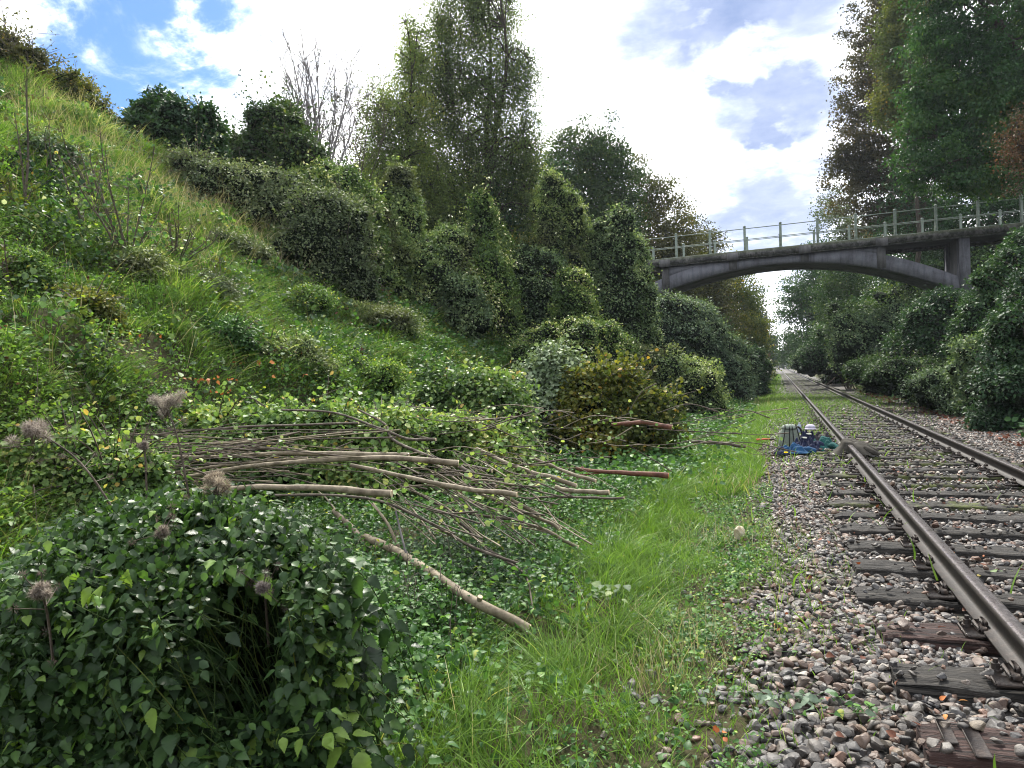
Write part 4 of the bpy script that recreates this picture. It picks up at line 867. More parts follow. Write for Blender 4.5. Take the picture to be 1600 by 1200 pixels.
# ------------------------------------------------------------------ saplings on the grassy bank
def sapling(label, px, pyb, pyt, stems, seed, spread=.35, leafm='f_olive', nleaf=40, lsize=.05, matn='twig', lowf=0.0, rb=.014, name='sapling'):
    r = np.random.default_rng(seed); p0, zc = hit(px, pyb); hgt = (pyb-pyt)*zc/FPX; bs = (p0[0], p0[1], float(H(p0[0], p0[1])))
    root = empty(name, bs, label, 'sapling', 'saplings and twiggy shrubs on the grassy bank'); mb = MB(); lb_ = MB(); tips = []
    for q in range(stems):
        a = r.uniform(0, 6.28); s_ = spread*hgt*(0.15 if stems < 3 else math.sqrt(r.random())); hh = hgt*(1 if q == 0 else r.uniform(.55, .98))
        p = smooth_path([(r.normal()*.04, r.normal()*.04, -.1), (s_*.35*math.cos(a), s_*.35*math.sin(a), hh*.35), (s_*.8*math.cos(a)+r.normal()*.03, s_*.8*math.sin(a), hh*.7), (s_*math.cos(a), s_*math.sin(a), hh)], 12)
        tube(mb, p, np.linspace(rb, .004, 12), 5, cap=False)
        for k in range(r.integers(5, 11)):
            i = r.integers(3, 11); d = unit(r.normal(size=3)*[1, 1, .4]+[0, 0, .6])*hgt*r.uniform(.08, .22)
            pp = smooth_path([p[i], p[i]+d*.5+[0, 0, .02], p[i]+d], 5); tube(mb, pp, np.linspace(.006, .0025, 5), 3, cap=False); tips += list(pp[2:])
        tips += list(p[8:])
    mb.build('stems', M[matn], root)
    t = np.array(tips); m_ = nleaf*stems; i = r.integers(0, len(t), m_); P = t[i]+r.normal(size=(m_, 3))*.035
    if lowf:
        k = r.random(m_) < lowf; P[k] = np.c_[r.normal(size=(k.sum(), 2))*spread*hgt*.45, np.abs(r.normal(size=k.sum()))*hgt*.22]
    scatter(lb_, LEAFR, P, frames(rdir(m_, r)-np.array([0, 0, .5]), unit(r.normal(size=(m_, 3))+[0, 0, .7])), lsize*r.uniform(.6, 1.3, m_), r.beta(2, 2, m_)); lb_.build('foliage', M[leafm], root)
sapling('tall thin nearly bare sapling with withered seed pods, highest on the bank', 45, 345, 95, 2, 201, nleaf=30, rb=.022)
sapling('slim sapling with a few yellow leaves beside the tall bare one', 80, 310, 175, 2, 202, leafm='f_yell', nleaf=36)
sapling('many stemmed dark shrub with green leaves round its foot', 200, 420, 215, 11, 203, spread=.42, leafm='f_ground', nleaf=34, lsize=.06, lowf=.6, matn='bark_dark')
sapling('thin reddish stem with curled leaves left of the many stemmed shrub', 135, 370, 240, 3, 204, leafm='f_brush', nleaf=36, lsize=.055)
sapling('grey twiggy dead shrub right of the many stemmed shrub', 275, 425, 330, 12, 205, spread=.7, nleaf=8, matn='twig')
sapling('small twiggy sapling standing in the tall weeds of the bank', 20, 480, 380, 5, 206, spread=.5, nleaf=16)
sapling('dark round leaved shrub low on the far left of the bank', 70, 310, 235, 9, 207, spread=.8, leafm='f_dark', nleaf=110, lsize=.07, lowf=.7)
sapling('slender leafy shoot rising from the middle of the bank', 343, 480, 400, 2, 208, leafm='f_yell', nleaf=20)
sapling('yellow leaved sapling at the left border of the bank', 25, 350, 290, 5, 209, spread=.8, leafm='f_yell', nleaf=60, lsize=.06, lowf=.5)
sapling('thorny dry sapling by the crest where the round bush begins', 150, 330, 210, 4, 210, spread=.5, nleaf=14)

# ------------------------------------------------------------------ grass and low plants
def cand(n, x0, x1, y0, y1):
    P = np.stack([rng.uniform(x0, x1, n), rng.uniform(y0, y1, n)], -1); Z = H(P[:, 0], P[:, 1]); Q = np.c_[P, Z]
    return Q[infront(Q, 120, .5)]
def downhill(Q):
    nn = Hn(Q[:, 0], Q[:, 1]); return nn, unit(np.stack([nn[:, 0], nn[:, 1], nn[:, 0]*0], -1)+1e-6)
# the bank: long grass combed downhill, thinning into herbs
mb = MB()
def tussocks(n, x0, x1, y0, y1, per, wid, hh, sp, seed, thr=.36):
    C = cand(n, x0, x1, y0, y1); dn = fbm(C[:, 0]*.8, C[:, 1]*.8, seed); k = rng.random(len(C)) < np.clip((dn-thr)*5+.15, .06, 1); C = C[k]; dn = dn[k]; m_ = len(C)
    siz = rng.uniform(.55, 1.35, m_)*(.7+.6*dn); tt = np.clip(.24+.3*dn+rng.normal(size=m_)*.20+.22*np.clip((C[:, 2]-3)/5, 0, 1), 0, 1)
    ci = np.repeat(np.arange(m_), per); M_ = len(ci); off = rng.normal(size=(M_, 2))*sp*siz[ci][:, None]
    Q = np.c_[C[ci, :2]+off, np.zeros(M_)]; Q[:, 2] = H(Q[:, 0], Q[:, 1]); nn, dh = downhill(C); nn = nn[ci]; dh = dh[ci]
    rad = np.c_[off/np.maximum(sp, 1e-6), np.zeros(M_)]; ln = unit(rad*.8+dh*rng.uniform(.1, 1.3, m_)[ci][:, None]+rng.normal(size=(M_, 3))*[.3, .3, 0])
    t = np.clip(tt[ci]+rng.normal(size=M_)*.13+np.where(rng.random(M_) < .05, .4, 0), 0, 1)
    blades(mb, Q-nn*.01, hh*siz[ci]*rng.uniform(.5, 1.25, M_), wid*rng.uniform(.6, 1.25, M_), rng.uniform(.5, 1.35, M_), ln, unit(nn*.6+[0, 0, .7]), t, seg=3)
tussocks(2600, -13.5, -3.9, .5, 13, 50, .0085, .27, .085, 41, .40)
tussocks(3000, -19, -6, 8, 26, 36, .013, .30, .12, 42, .40)
tussocks(900, -12, -4, 20, 42, 26, .022, .33, .16, 43, .40)
tussocks(9000, -14, -4, .5, 16, 10, .009, .18, .16, 45, .3)
tussocks(6000, -19, -6, 10, 30, 9, .014, .20, .2, 46, .3)
tag(mb.build('bank_grass', M['grass_slope']), 'long matted grass covering the steep bank', 'grass', kind='stuff')
mb = MB()
for (n, x0, x1, y0, y1, s_) in ((190000, -13, -3.6, .5, 13, .040), (130000, -18, -6, 9, 26, .058), (40000, -11, -3.5, 18, 42, .11)):
    Q = cand(n, x0, x1, y0, y1); dn = fbm(Q[:, 0]*.7+9, Q[:, 1]*.7, 51); k = rng.random(len(Q)) < np.clip((dn-.36)*5, .14, 1)*np.clip((fbm(Q[:, 0]*3, Q[:, 1]*3, 53, 2)-.25)*3, .2, 1); Q = Q[k]; dn = dn[k]; m_ = len(Q)
    nn, dh = downhill(Q); Q = Q+nn*(rng.random(m_)*.16+.02)[:, None]*(.4+1.2*fbm(Q[:, 0]*3, Q[:, 1]*3, 53, 2))[:, None]
    yel = np.clip((fbm(Q[:, 0]*.5, Q[:, 1]*.5, 57)-.52)*5, 0, 1)
    t = np.clip(rng.beta(2, 3, m_)*.8+yel*.35*rng.random(m_), 0, 1)
    scatter(mb, LEAFR, Q, frames(unit(rng.normal(size=(m_, 3))+dh*.6), unit(nn*.5+[0, 0, .5]+rng.normal(size=(m_, 3))*.45)), s_*rng.uniform(.5, 1.25, m_), t)
tag(mb.build('bank_herbs', M['f_slope']), 'patches of nettles, brambles and yellowing herbs on the bank', 'herbs', kind='stuff')
for nm, mt, n, per, s_, hh, sp, seed, lab in (('bank_brambles', 'f_ivyd', 230, 95, .055, .34, .30, 3, 'dark bramble tufts dotted over the bank'), ('bank_nettles', 'f_ground', 200, 90, .055, .40, .24, 4, 'green nettle tufts dotted over the bank'),
                                 ('yellowing_weeds', 'f_yell', 110, 80, .06, .32, .26, 5, 'yellowing weeds scattered over the bank'), ('withered_weeds', 'redbrown', 90, 60, .045, .25, .22, 6, 'withered reddish brown weeds scattered over the bank'), ('lime_weeds', 'f_brush', 120, 70, .055, .26, .25, 7, 'light green weeds low on the bank')):
    C = cand(n*3, -15, -3.8, 1.5, 24); C = C[fbm(C[:, 0]*.45, C[:, 1]*.45, seed*13) > .47][:n]; m_ = len(C); ci = np.repeat(np.arange(m_), per); M_ = len(ci); sz = rng.uniform(.5, 1.5, m_)[ci]; dist = 1+C[ci, 1]/22
    off = rng.normal(size=(M_, 2))*sp*sz[:, None]; Q = np.c_[C[ci, :2]+off, np.zeros(M_)]; d2 = (off**2).sum(1)/(sp*sz)**2; Q[:, 2] = H(Q[:, 0], Q[:, 1])+hh*sz*np.exp(-d2*.35)*rng.random(M_)**.5
    mb = MB(); scatter(mb, LEAFR, Q, frames(unit(rng.normal(size=(M_, 3))-[0, 0, .2]), unit(rng.normal(size=(M_, 3))*.6+[0, 0, 1])), s_*dist*rng.uniform(.5, 1.3, M_), np.clip(rng.beta(2, 2.6, M_)+(np.repeat(rng.random(m_), per)-.5)*.4, 0, 1))
    tag(mb.build(nm, M[mt]), lab, 'weeds', kind='stuff')
# lush verge between pile and ballast
def bx(y): return -.27+.10*np.sin(y*1.3)+.16*(fbm(y*.9, y*0, 71)-.5)     # edge of the ballast
mb = MB()
Q = cand(125000, -5.2, .45, 1.2, 9.5); e = bx(Q[:, 1])-Q[:, 0]
cl = -1.05-.06*(Q[:, 1]-3); g_ = np.clip(1.15-np.abs(Q[:, 0]-cl)/.9, .06, 1); g_ = np.where((Q[:, 1] < 3.0) & (Q[:, 0] < cl), np.clip(1.2-np.abs(Q[:, 0]-cl)/1.1, 0, 1), g_)
tf = fbm(Q[:, 0]*3.5, Q[:, 1]*3.5, 73, 2)
k = (e > -.05+.12*(rng.random(len(Q))-.5)) & (rng.random(len(Q)) < g_*np.clip((tf-.33)*4.5, .05, 1)); Q = Q[k]; e = e[k]; tf = tf[k]; g_ = g_[k]; m_ = len(Q)
fl = np.stack([np.cos(fbm(Q[:, 0]*1.3, Q[:, 1]*1.3, 75)*14), np.sin(fbm(Q[:, 0]*1.3, Q[:, 1]*1.3, 75)*14), np.zeros(m_)], -1)
ln = unit(fl+rng.normal(size=(m_, 3))*[1.1, 1.1, 0]+[.2, -.1, 0]); h = (.09+.22*np.clip(e/.5, 0, 1)*g_)*rng.uniform(.5, 1.3, m_)*(.6+.7*tf)
blades(mb, Q-[0, 0, .01], h, rng.uniform(.0035, .0105, m_)*(.6+.04*Q[:, 1]), rng.uniform(.25, 1.1, m_), ln, unit(rng.normal(size=(m_, 3))*.30+[0, 0, 1]), np.clip(rng.beta(2, 2.3, m_)*.9+(tf-.5)*.3+np.where(rng.random(m_) < .018, .5, 0), 0, 1), seg=5)
Q = np.concatenate([cand(90000, -3.4, .0, 9, 34), cand(26000, -3.4, .9, 34, 110)]); e = np.where(Q[:, 1] > 34, 1, bx(Q[:, 1])-Q[:, 0]); k = (e > 0) & (rng.random(len(Q)) < np.clip(np.where(Q[:, 1] > 34, 1.4, 1.3)-np.abs(Q[:, 0]+.95)/np.where(Q[:, 1] > 34, 1.1, .9), 0, 1)); Q = Q[k]; m_ = len(Q)
blades(mb, Q, rng.uniform(.08, .26, m_), rng.uniform(.008, .015, m_)*np.maximum(1, Q[:, 1]/25), rng.uniform(.3, 1, m_), unit(rng.normal(size=(m_, 3))*[1, 1, 0]+1e-3), unit(rng.normal(size=(m_, 3))*.2+[0, 0, 1]), np.clip(rng.beta(2, 2.4, m_), 0, 1), seg=3)
# sparse tufts straying into the stones and weeds across the far rails
for (cx, cy, rx, ry, n, hh) in ((.12, 4.25, .22, .28, 170, .09), (-.05, 5.4, .22, .35, 320, .12), (-.1, 6.3, .2, .5, 300, .12), (-.25, 3.1, .15, .4, 300, .10), (1.3, 29, 1.3, 4.0, 7000, .16), (.0, 24, .8, 7, 6000, .18), (1.6, 19, .5, 5, 500, .06), (.35, 3.4, .3, .5, 26, .08), (1.15, 4.4, .06, .06, 40, .05)):
    P = np.c_[cx+rng.normal(size=n)*rx, cy+rng.normal(size=n)*ry]; m_ = n; Z = np.where(P[:, 0] > -.2, -.05, H(P[:, 0], P[:, 1]))
    blades(mb, np.c_[P, Z], hh*rng.uniform(.5, 1.4, n), np.full(n, .004 if cy < 10 else .014), rng.uniform(.3, .9, n), unit(rng.normal(size=(n, 3))*[1, 1, 0]+1e-3), unit(rng.normal(size=(n, 3))*.3+[0, 0, 1]), rng.beta(2, 2, n), seg=4)
tag(mb.build('verge_grass', M['grass']), 'lush bright green grass between the cut branches and the ballast', 'grass', kind='stuff')
# ground cover: ivy and nettles
mb = MB()
Q = cand(64000, -5.2, .1, 1.0, 8.5); e = bx(Q[:, 1])-Q[:, 0]; dn = fbm(Q[:, 0]*1.6, Q[:, 1]*1.6, 81)
gap = np.abs(Q[:, 0]+1.0)/.6
k = (e > .0) & (rng.random(len(Q)) < np.clip((dn-.32)*4, .05, 1)*np.clip(gap, .25, 1)); Q = Q[k]; m_ = len(Q)
Q[:, 2] += rng.random(m_)**1.5*.26*np.clip((-Q[:, 0]-.5)/1.2, .15, 1)+.015
scatter(mb, LEAFN, Q, frames(unit(rng.normal(size=(m_, 3))*[1, 1, .4]), unit(rng.normal(size=(m_, 3))*.6+[0, -.25, 1])), rng.uniform(.018, .060, m_)*(.75+.5*dn[k]), np.clip(rng.beta(2, 2.6, m_)+np.where(rng.random(m_) < .03, .4, 0), 0, 1))
Q = cand(16000, -.95, -.08, 1.2, 9.5); Q = Q[rng.random(len(Q)) < np.clip((fbm(Q[:, 0]*2.5, Q[:, 1]*2.5, 88)-.34)*5, .05, 1)]; m_ = len(Q); Q[:, 2] += rng.random(m_)*.05+.01
scatter(mb, LEAFN, Q, frames(unit(rng.normal(size=(m_, 3))*[1, 1, .4]), unit(rng.normal(size=(m_, 3))*.5+[0, -.15, 1])), rng.uniform(.010, .030, m_), np.clip(rng.beta(2, 2, m_)+.1, 0, 1))
Q = cand(100000, -7.5, -.6, 8, 30); dn = fbm(Q[:, 0]*1.2, Q[:, 1]*1.2, 83); k = rng.random(len(Q)) < np.clip((dn-.3)*3.5, .1, 1)*np.clip((-Q[:, 0]-.8)/1.0, .1, 1); Q = Q[k]; m_ = len(Q); Q[:, 2] += rng.random(m_)*.3
scatter(mb, LEAFR, Q, frames(unit(rng.normal(size=(m_, 3))*[1, 1, .4]), unit(rng.normal(size=(m_, 3))*.65+[0, -.25, 1])), rng.uniform(.028, .070, m_)*(1+Q[:, 1]/40), rng.beta(2, 2.4, m_))
# right bank foot
Q = cand(46000, 3.9, 9.5, 6, 45); dn = fbm(Q[:, 0]*1.2, Q[:, 1]*.8, 85); k = rng.random(len(Q)) < np.clip((dn-.36)*4, .05, 1)*np.clip((Q[:, 0]-4.0)/.8, .05, 1); Q = Q[k]; m_ = len(Q); Q[:, 2] += rng.random(m_)*.3
scatter(mb, LEAFR, Q, frames(unit(rng.normal(size=(m_, 3))*[1, 1, .4]), unit(rng.normal(size=(m_, 3))*.42+[-.3, -.1, 1])), rng.uniform(.05, .10, m_)*(1+Q[:, 1]/40), rng.beta(2, 3, m_)*.8)
tag(mb.build('ground_cover', M['f_ground']), 'low ivy and nettle leaves carpeting the ground', 'ground cover', kind='stuff')
mb = MB(); r = np.random.default_rng(44)
Q = cand(1500, -5.0, -.9, 1.6, 8.5); Q = Q[(r.random(len(Q)) < np.clip((fbm(Q[:, 0]*1.5, Q[:, 1]*1.5, 87)-.35)*4, 0, 1))*(np.abs(Q[:, 0]+1.05) > .5)]
Q2 = cand(1700, -11, -3.5, 3, 18)
for q, big in [(p, 0) for p in Q]+[(p, 1) for p in Q2]:
    hh = r.uniform(.10, .34) if not big else r.uniform(.15, .5); ln = unit(np.r_[r.normal(size=2)*.5, 1.3]); k = int(r.integers(5, 10)); tube(mb, [q-[0, 0, .02], q+ln*hh*.5, q+ln*hh], .0022 if not big else .004, 3, tint=.3, cap=False)
    f = np.linspace(.25, 1, k); a = np.arange(k)*2.4+r.uniform(0, 6); s_ = (.030+.012*big)*(1.5-.6*f)*r.uniform(.7, 1.3)
    ax = np.c_[np.cos(a), np.sin(a), r.normal(size=k)*.2-.15]; P = q+ln*hh*f[:, None]; scatter(mb, LEAFN if not big else LEAFR, P, frames(unit(ax), np.tile([0, -.1, 1.], (k, 1))+r.normal(size=(k, 3))*.2), s_*1.2, np.full(k, r.beta(2, 2))+r.normal(size=k)*.07)
tag(mb.build('leafy_shoots', M['f_slope']), 'short upright leafy shoots rising out of the ground cover', 'plants', kind='stuff')
# fallen leaves along the right foot, the stones and the bank
mb = MB()
Q = np.concatenate([cand(9000, 3.6, 6.5, 5, 40), cand(420, .0, 4, 2, 12), cand(1100, -9, -3.5, 3, 12)]); Q = Q[(fbm(Q[:, 0]*1.5, Q[:, 1]*1.5, 91) > .47)]; m_ = len(Q); Q[:, 2] = np.maximum(Q[:, 2], -.04)+.03+np.where(Q[:, 0] < -3.5, .12, 0)
scatter(mb, LEAFN, Q, frames(unit(rng.normal(size=(m_, 3))*[1, 1, .3]), unit(rng.normal(size=(m_, 3))*.7+[0, 0, 1])), rng.uniform(.018, .042, m_)*(1+Q[:, 1]/14), rng.beta(2, 2, m_))
tag(mb.build('fallen_leaves', M['redbrown']), 'brown fallen leaves scattered along the track and bank', 'leaves', kind='stuff')
mb = MB()
for (px, py, n, s_) in ((455, 578, 6, .07), (400, 592, 7, .08), (330, 625, 14, .055), (300, 622, 12, .05), (345, 640, 10, .05), (425, 600, 8, .04), (450, 610, 8, .05), (190, 555, 6, .06), (1130, 1180, 4, .035), (1238, 985, 3, .03), (1490, 880, 6, .03), (1470, 1120, 3, .04), (1320, 905, 3, .03), (1115, 950, 3, .03), (680, 1070, 3, .03), (285, 690, 5, .04)):
    p, z = hit(px, py); P = p+rng.normal(size=(n, 3))*[.10, .10, .0]*(z/6)+[0, 0, .05+.03*rng.random()]
    if px < 600: P = P+[0, 0, .15]
    scatter(mb, LEAFN, P, frames(unit(rng.normal(size=(n, 3))*[1, 1, .5]), unit(rng.normal(size=(n, 3))*.7+[0, -.4, 1])), s_*rng.uniform(.7, 1.2, n), rng.beta(2, 2, n))
tag(mb.build('autumn_leaves', M['orange']), 'bright orange and red dead leaves lying in small groups', 'leaves', kind='stuff')
# dry stalks: verge edge and left foreground
mb = MB()
for (px, py, n, hh, sp) in ((1140, 850, 120, .30, .30), (1060, 1030, 170, .28, .22), (1000, 1080, 60, .25, .15), (900, 985, 60, .2, .25), (1150, 770, 60, .3, .3), (620, 640, 120, .35, .8), (30, 800, 160, .5, .5), (60, 900, 120, .55, .4), (120, 480, 200, .5, 1.5), (300, 330, 1500, .55, 1.2), (250, 290, 900, .5, 1.2), (380, 400, 500, .5, .9), (60, 200, 700, .45, 1.3), (100, 180, 700, .5, 2.0), (260, 400, 500, .5, .6), (1180, 640, 120, .4, 1.0), (640, 590, 200, .4, 1.2)):
    p, z = hit(px, py); P = np.c_[p[0]+rng.normal(size=n)*sp, p[1]+rng.normal(size=n)*sp]; Z = H(P[:, 0], P[:, 1])
    blades(mb, np.c_[P, Z], hh*rng.uniform(.5, 1.4, n), np.full(n, .0028 if z < 8 else .009), rng.uniform(.1, .8, n), unit(rng.normal(size=(n, 3))*[1, 1, 0]+1e-3), unit(rng.normal(size=(n, 3))*.25+[0, 0, 1]), rng.beta(2, 2, n), seg=5)
tag(mb.build('dry_stalks', M['straw']), 'dry straw coloured stalks standing among the green plants', 'dry grass', kind='stuff')

# ------------------------------------------------------------------ nettle bush in the near corner
def nettle_bush():
    r = np.random.default_rng(77); c = at(270, 1060, 2.55); base = np.array([c[0], c[1], float(H(c[0], c[1]))])
    root = empty('nettle_bush', base, 'dense dark green nettle bush with toothed pointed leaves and a black hollow', 'bush')
    mb = MB(); sb = MB(); 
    # stems rise from the ground and arch over; opposite leaf pairs hang from them
    def stemleaf(a, top, rad, n, s0, up=0.0, tint=(2, 2.8), off=0.0):
        md = (a+top)/2+np.array([r.normal()*.05, r.normal()*.05, .10]); p = smooth_path([a, md, top], 14); tube(sb, p, np.linspace(rad, rad*.4, 14)*.62, 4, cap=False, tint=r.random())
        T = unit(np.gradient(p, axis=0)); base_a = r.uniform(0, 6.28); br_ = .32 if r.random() < .2 else 0
        for i in range(n):
            f = 13*(1-(i/n)*r.uniform(.8, .95)); j = int(f); q = p[j]; ang = base_a+i*1.57
            for s_ in (0, math.pi):
                d = np.array([math.cos(ang+s_), math.sin(ang+s_), 0]); d = unit(d-T[j]*(d@T[j])+T[j]*.25); s1 = s0*(.45+.75*min(1, (i+1)/4))*r.uniform(.8, 1.2)
                pt = q+d*s1*.28; tube(sb, [q, pt], .0012, 3, cap=False)
                axd = unit(d*.75+[0, 0, -.55+up*.5]+r.normal(size=3)*.18); nr = unit(np.array([0, -.25, 1.0])+r.normal(size=3)*.25)
                P_.append(pt); A_.append(axd); N_.append(nr); S_.append(s1); Tn.append(float(np.clip(r.beta(*tint)+off-(.10 if i > 4 else 0)+br_, 0, 1)))
    P_, A_, N_, S_, Tn = [], [], [], [], []
    def clump(px, py, zc, back=.30, tt=(2, 3.0)):
        if ((px-378)/62)**2+((py-1005)/110)**2 < 1 and zc < 2.6: return            # the hollow stays free of stems
        t = at(px, py, zc); a = np.array([t[0]+r.normal()*.12-.05, t[1]+r.normal()*.10+back, base[2]])
        if t[2] < a[2]+.15: a[2] = t[2]-.25
        else: a[2] = max(a[2], t[2]-.55)
        stemleaf(a, t, .0042, r.integers(7, 12), r.uniform(.034, .066), tint=tt)
    for k in range(620):                                    # the face towards the camera
        px = r.uniform(-80, 525); py = r.uniform(790, 1260); u = (px-230)/340; v = np.clip((1000-py)/225, -1, 1)
        top = 748+abs((px-280)/250)**2.2*105
        if py < top: continue
        clump(px, py, 2.12+.22*u*u+.42*max(0, v)**2+r.normal()*.07)
    for k in range(330):                                    # the crown of the bush, running back
        px = r.uniform(-20, 530); zc = r.uniform(2.45, 3.5); top = 742+abs((px-290)/270)**2.2*105
        clump(px, top+r.uniform(0, 70)*2.6/zc+(3.5-zc)*20, zc, .05, (2.2, 2.6))
    n = 13000; px = r.uniform(-120, 500, n); z_ = r.uniform(2.55, 3.5, n); f_ = r.random(n)
    Q = np.array([at(a_, 795+abs((a_-290)/270)**2.2*115+25*f, b_) for a_, b_, f in zip(px, z_, f_)]); Q[:, 2] -= f_**2*.5*(z_ > 3.2)
    bk = (Q, rdir(n, r), unit(r.normal(size=(n, 3))+[0, 0, .8]), r.uniform(.03, .055, n), r.beta(2, 3, n))  # filler leaves behind and past the frame, added to block light
    for (px, py, zc) in ((110, 900, 2.15), (130, 1000, 2.1), (210, 1000, 2.2), (330, 880, 2.2), (300, 960, 2.2), (250, 930, 2.25), (460, 940, 2.25), (430, 980, 2.3), (480, 1080, 2.2), (440, 1150, 2.1), (520, 1010, 2.4), (150, 930, 2.1), (500, 1150, 2.15), (350, 930, 2.3), (230, 1090, 2.0), (60, 1060, 2.1), (470, 870, 2.5), (40, 960, 2.2)):
        t = at(px, py, zc); stemleaf(t+[.10, .28, -.35], t, .003, 6, .066, tint=(5, 2.2), off=.15)
    P_, A_, N_, S_, Tn = map(np.array, (P_, A_, N_, S_, Tn))
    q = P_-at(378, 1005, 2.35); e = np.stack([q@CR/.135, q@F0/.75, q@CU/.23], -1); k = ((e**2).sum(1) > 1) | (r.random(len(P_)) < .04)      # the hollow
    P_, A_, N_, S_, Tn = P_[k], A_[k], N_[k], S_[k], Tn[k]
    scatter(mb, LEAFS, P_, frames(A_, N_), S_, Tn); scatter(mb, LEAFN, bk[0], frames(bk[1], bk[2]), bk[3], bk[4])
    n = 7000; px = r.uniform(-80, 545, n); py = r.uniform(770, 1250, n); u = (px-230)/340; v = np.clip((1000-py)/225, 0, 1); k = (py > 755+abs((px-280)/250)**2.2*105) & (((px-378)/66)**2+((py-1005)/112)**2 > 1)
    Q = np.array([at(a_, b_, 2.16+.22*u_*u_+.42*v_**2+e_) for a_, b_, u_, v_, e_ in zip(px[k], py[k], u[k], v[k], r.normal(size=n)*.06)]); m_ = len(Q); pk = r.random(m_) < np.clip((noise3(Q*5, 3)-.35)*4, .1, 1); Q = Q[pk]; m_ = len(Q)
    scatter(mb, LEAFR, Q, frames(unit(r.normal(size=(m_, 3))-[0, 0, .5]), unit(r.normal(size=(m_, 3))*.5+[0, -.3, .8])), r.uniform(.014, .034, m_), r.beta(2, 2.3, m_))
    V, F = ico(3); mb.add(at(310, 1020, 2.95)+V*np.array([.46, .30, .36])*(1+(noise3(V*4, 2)-.5)[:, None]*.5), F, .2, m=1)  # dark solid body added inside to blacken the hollow
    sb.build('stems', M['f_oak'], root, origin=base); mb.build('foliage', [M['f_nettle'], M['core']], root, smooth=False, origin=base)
nettle_bush()
# bramble tangle right of the nettles and around the pile
def tangle(label, pts, n, size, f, seed, name='bramble_patch', cat='brambles', lift=.25, tmpl=LEAFN, spread=.35, twigs=26, rad=.003):
    r = np.random.default_rng(seed); C = []
    for px, py in pts: p, z = hit(px, py); C.append(p)
    C = np.array(C); base = (C[:, 0].mean(), C[:, 1].mean()); base = (*base, float(H(*base))); root = empty(name, base, label, cat)
    k = r.integers(0, len(C), n); P = C[k]+np.c_[r.normal(size=(n, 2))*spread, np.zeros(n)]; hz = H(P[:, 0], P[:, 1]); d2 = ((P[:, :2]-C[k][:, :2])**2).sum(1)/spread**2
    loc = lift*(.45+.9*fbm(P[:, 0]*2.6, P[:, 1]*2.6, seed, 2))*np.exp(-d2*.22)
    P[:, 2] = hz+loc*r.random(n)**.45; nn = Hn(P[:, 0], P[:, 1])
    mb = MB(); scatter(mb, tmpl, P, frames(unit(r.normal(size=(n, 3))*[1, 1, .4]-[0, 0, .15]), unit(r.normal(size=(n, 3))*.45+[0, -.25, 1])), size*r.uniform(.55, 1.3, n), np.clip(r.beta(2, 2.4, n)*.75+(fbm(P[:, 0]*2, P[:, 1]*2, seed+4)-.35)*.6, 0, 1))
    sb = MB()
    for q in range(twigs):
        i, j = r.integers(0, n, 2); a = P[i].copy(); d = unit(np.r_[r.normal(size=2), 0])*r.uniform(.3, .9)*(spread*2); b = a+d; b[2] = H(b[0], b[1])+lift*.6; a[2] = H(a[0], a[1])
        tube(sb, smooth_path([a, (a+b)/2+[0, 0, lift*.9], b], 8), np.linspace(rad, rad*.4, 8), 4, cap=False)
    sb.build('stems', M['bark_dark'], root, origin=base); mb.build('foliage', M[f], root, origin=base); return root
tangle('carpet of small dark bramble leaves right of the nettle bush', [(560, 960), (600, 1000), (560, 1060), (640, 930), (620, 1060), (520, 930), (690, 980)], 8000, .034, 'f_ground', 301, lift=.28, spread=.22)
tangle('grey green bramble leaves spreading below the thick forked pole', [(560, 880), (640, 960), (700, 900), (760, 900), (720, 850), (820, 860), (800, 930)], 9000, .036, 'f_ivyd', 302, lift=.20, spread=.30)
tangle('leafy brambles behind the ends of the cut poles', [(880, 800), (940, 800), (900, 720), (1000, 720), (960, 770), (1020, 700)], 9000, .045, 'f_ground', 303, lift=.25, spread=.35)
tangle('tall leafy growth behind the nettle bush at the border of the picture', [(60, 760), (140, 780), (40, 830), (200, 770), (90, 720), (10, 740)], 8000, .045, 'f_slope', 304, lift=.45, spread=.35)
tangle('leaves growing through the cut stems above the nettle bush', [(300, 760), (420, 800), (480, 850), (250, 740), (360, 790), (470, 790)], 8000, .042, 'f_nettle', 305, lift=.34, spread=.30)
# heaps of cut brush still in leaf
def heap(*a, **k): return tangle(*a, name='brush_heap', cat='brush', twigs=70, rad=.006, **k)
def bheap(label, px, pyb, lst, n, size, f, seed, zc, **k):
    return bush('brush_heap', label, px, pyb, lst, n, size, f, seed, zc=zc, tmpl=LEAFR, cat='brush', stems='bark_dark', **{**dict(core=.42, spr=12, sprl=.45, layer=(.6, 1.32), sleaf=16), **k})
bheap('cut brush with yellow green leaves at the cut ends of the poles', 690, 690, [(640, 672, 46, 20), (700, 680, 46, 20), (760, 690, 44, 18)], 7000, .062, 'f_brush', 312, 8.6)
bheap('cut brush in pale green leaf lying over the thin stems', 400, 680, [(260, 672, 50, 15), (340, 664, 52, 17), (430, 660, 50, 17), (520, 660, 50, 15), (600, 668, 40, 14)], 9000, .058, 'f_brush', 311, 8.0)
bheap('yellow green leafy brush at the border where the thin stems begin', 120, 740, [(40, 722, 56, 18), (120, 706, 50, 18), (190, 726, 46, 12), (60, 760, 60, 16)], 8000, .050, 'f_brush', 322, 6.0)
bheap('leafy cut brush in the middle of the clearing topped with yellow leaves', 960, 670, [(920, 618, 34, 36), (965, 610, 38, 38), (1005, 640, 36, 30), (940, 650, 50, 26)], 9000, .075, 'f_yell', 313, 12.2, sleaf=22)
bheap('silvery leaved cut brush behind the yellow topped heap', 865, 655, [(868, 585, 34, 34), (835, 610, 32, 36), (890, 612, 30, 34)], 7500, .075, 'f_silver', 314, 12.8)
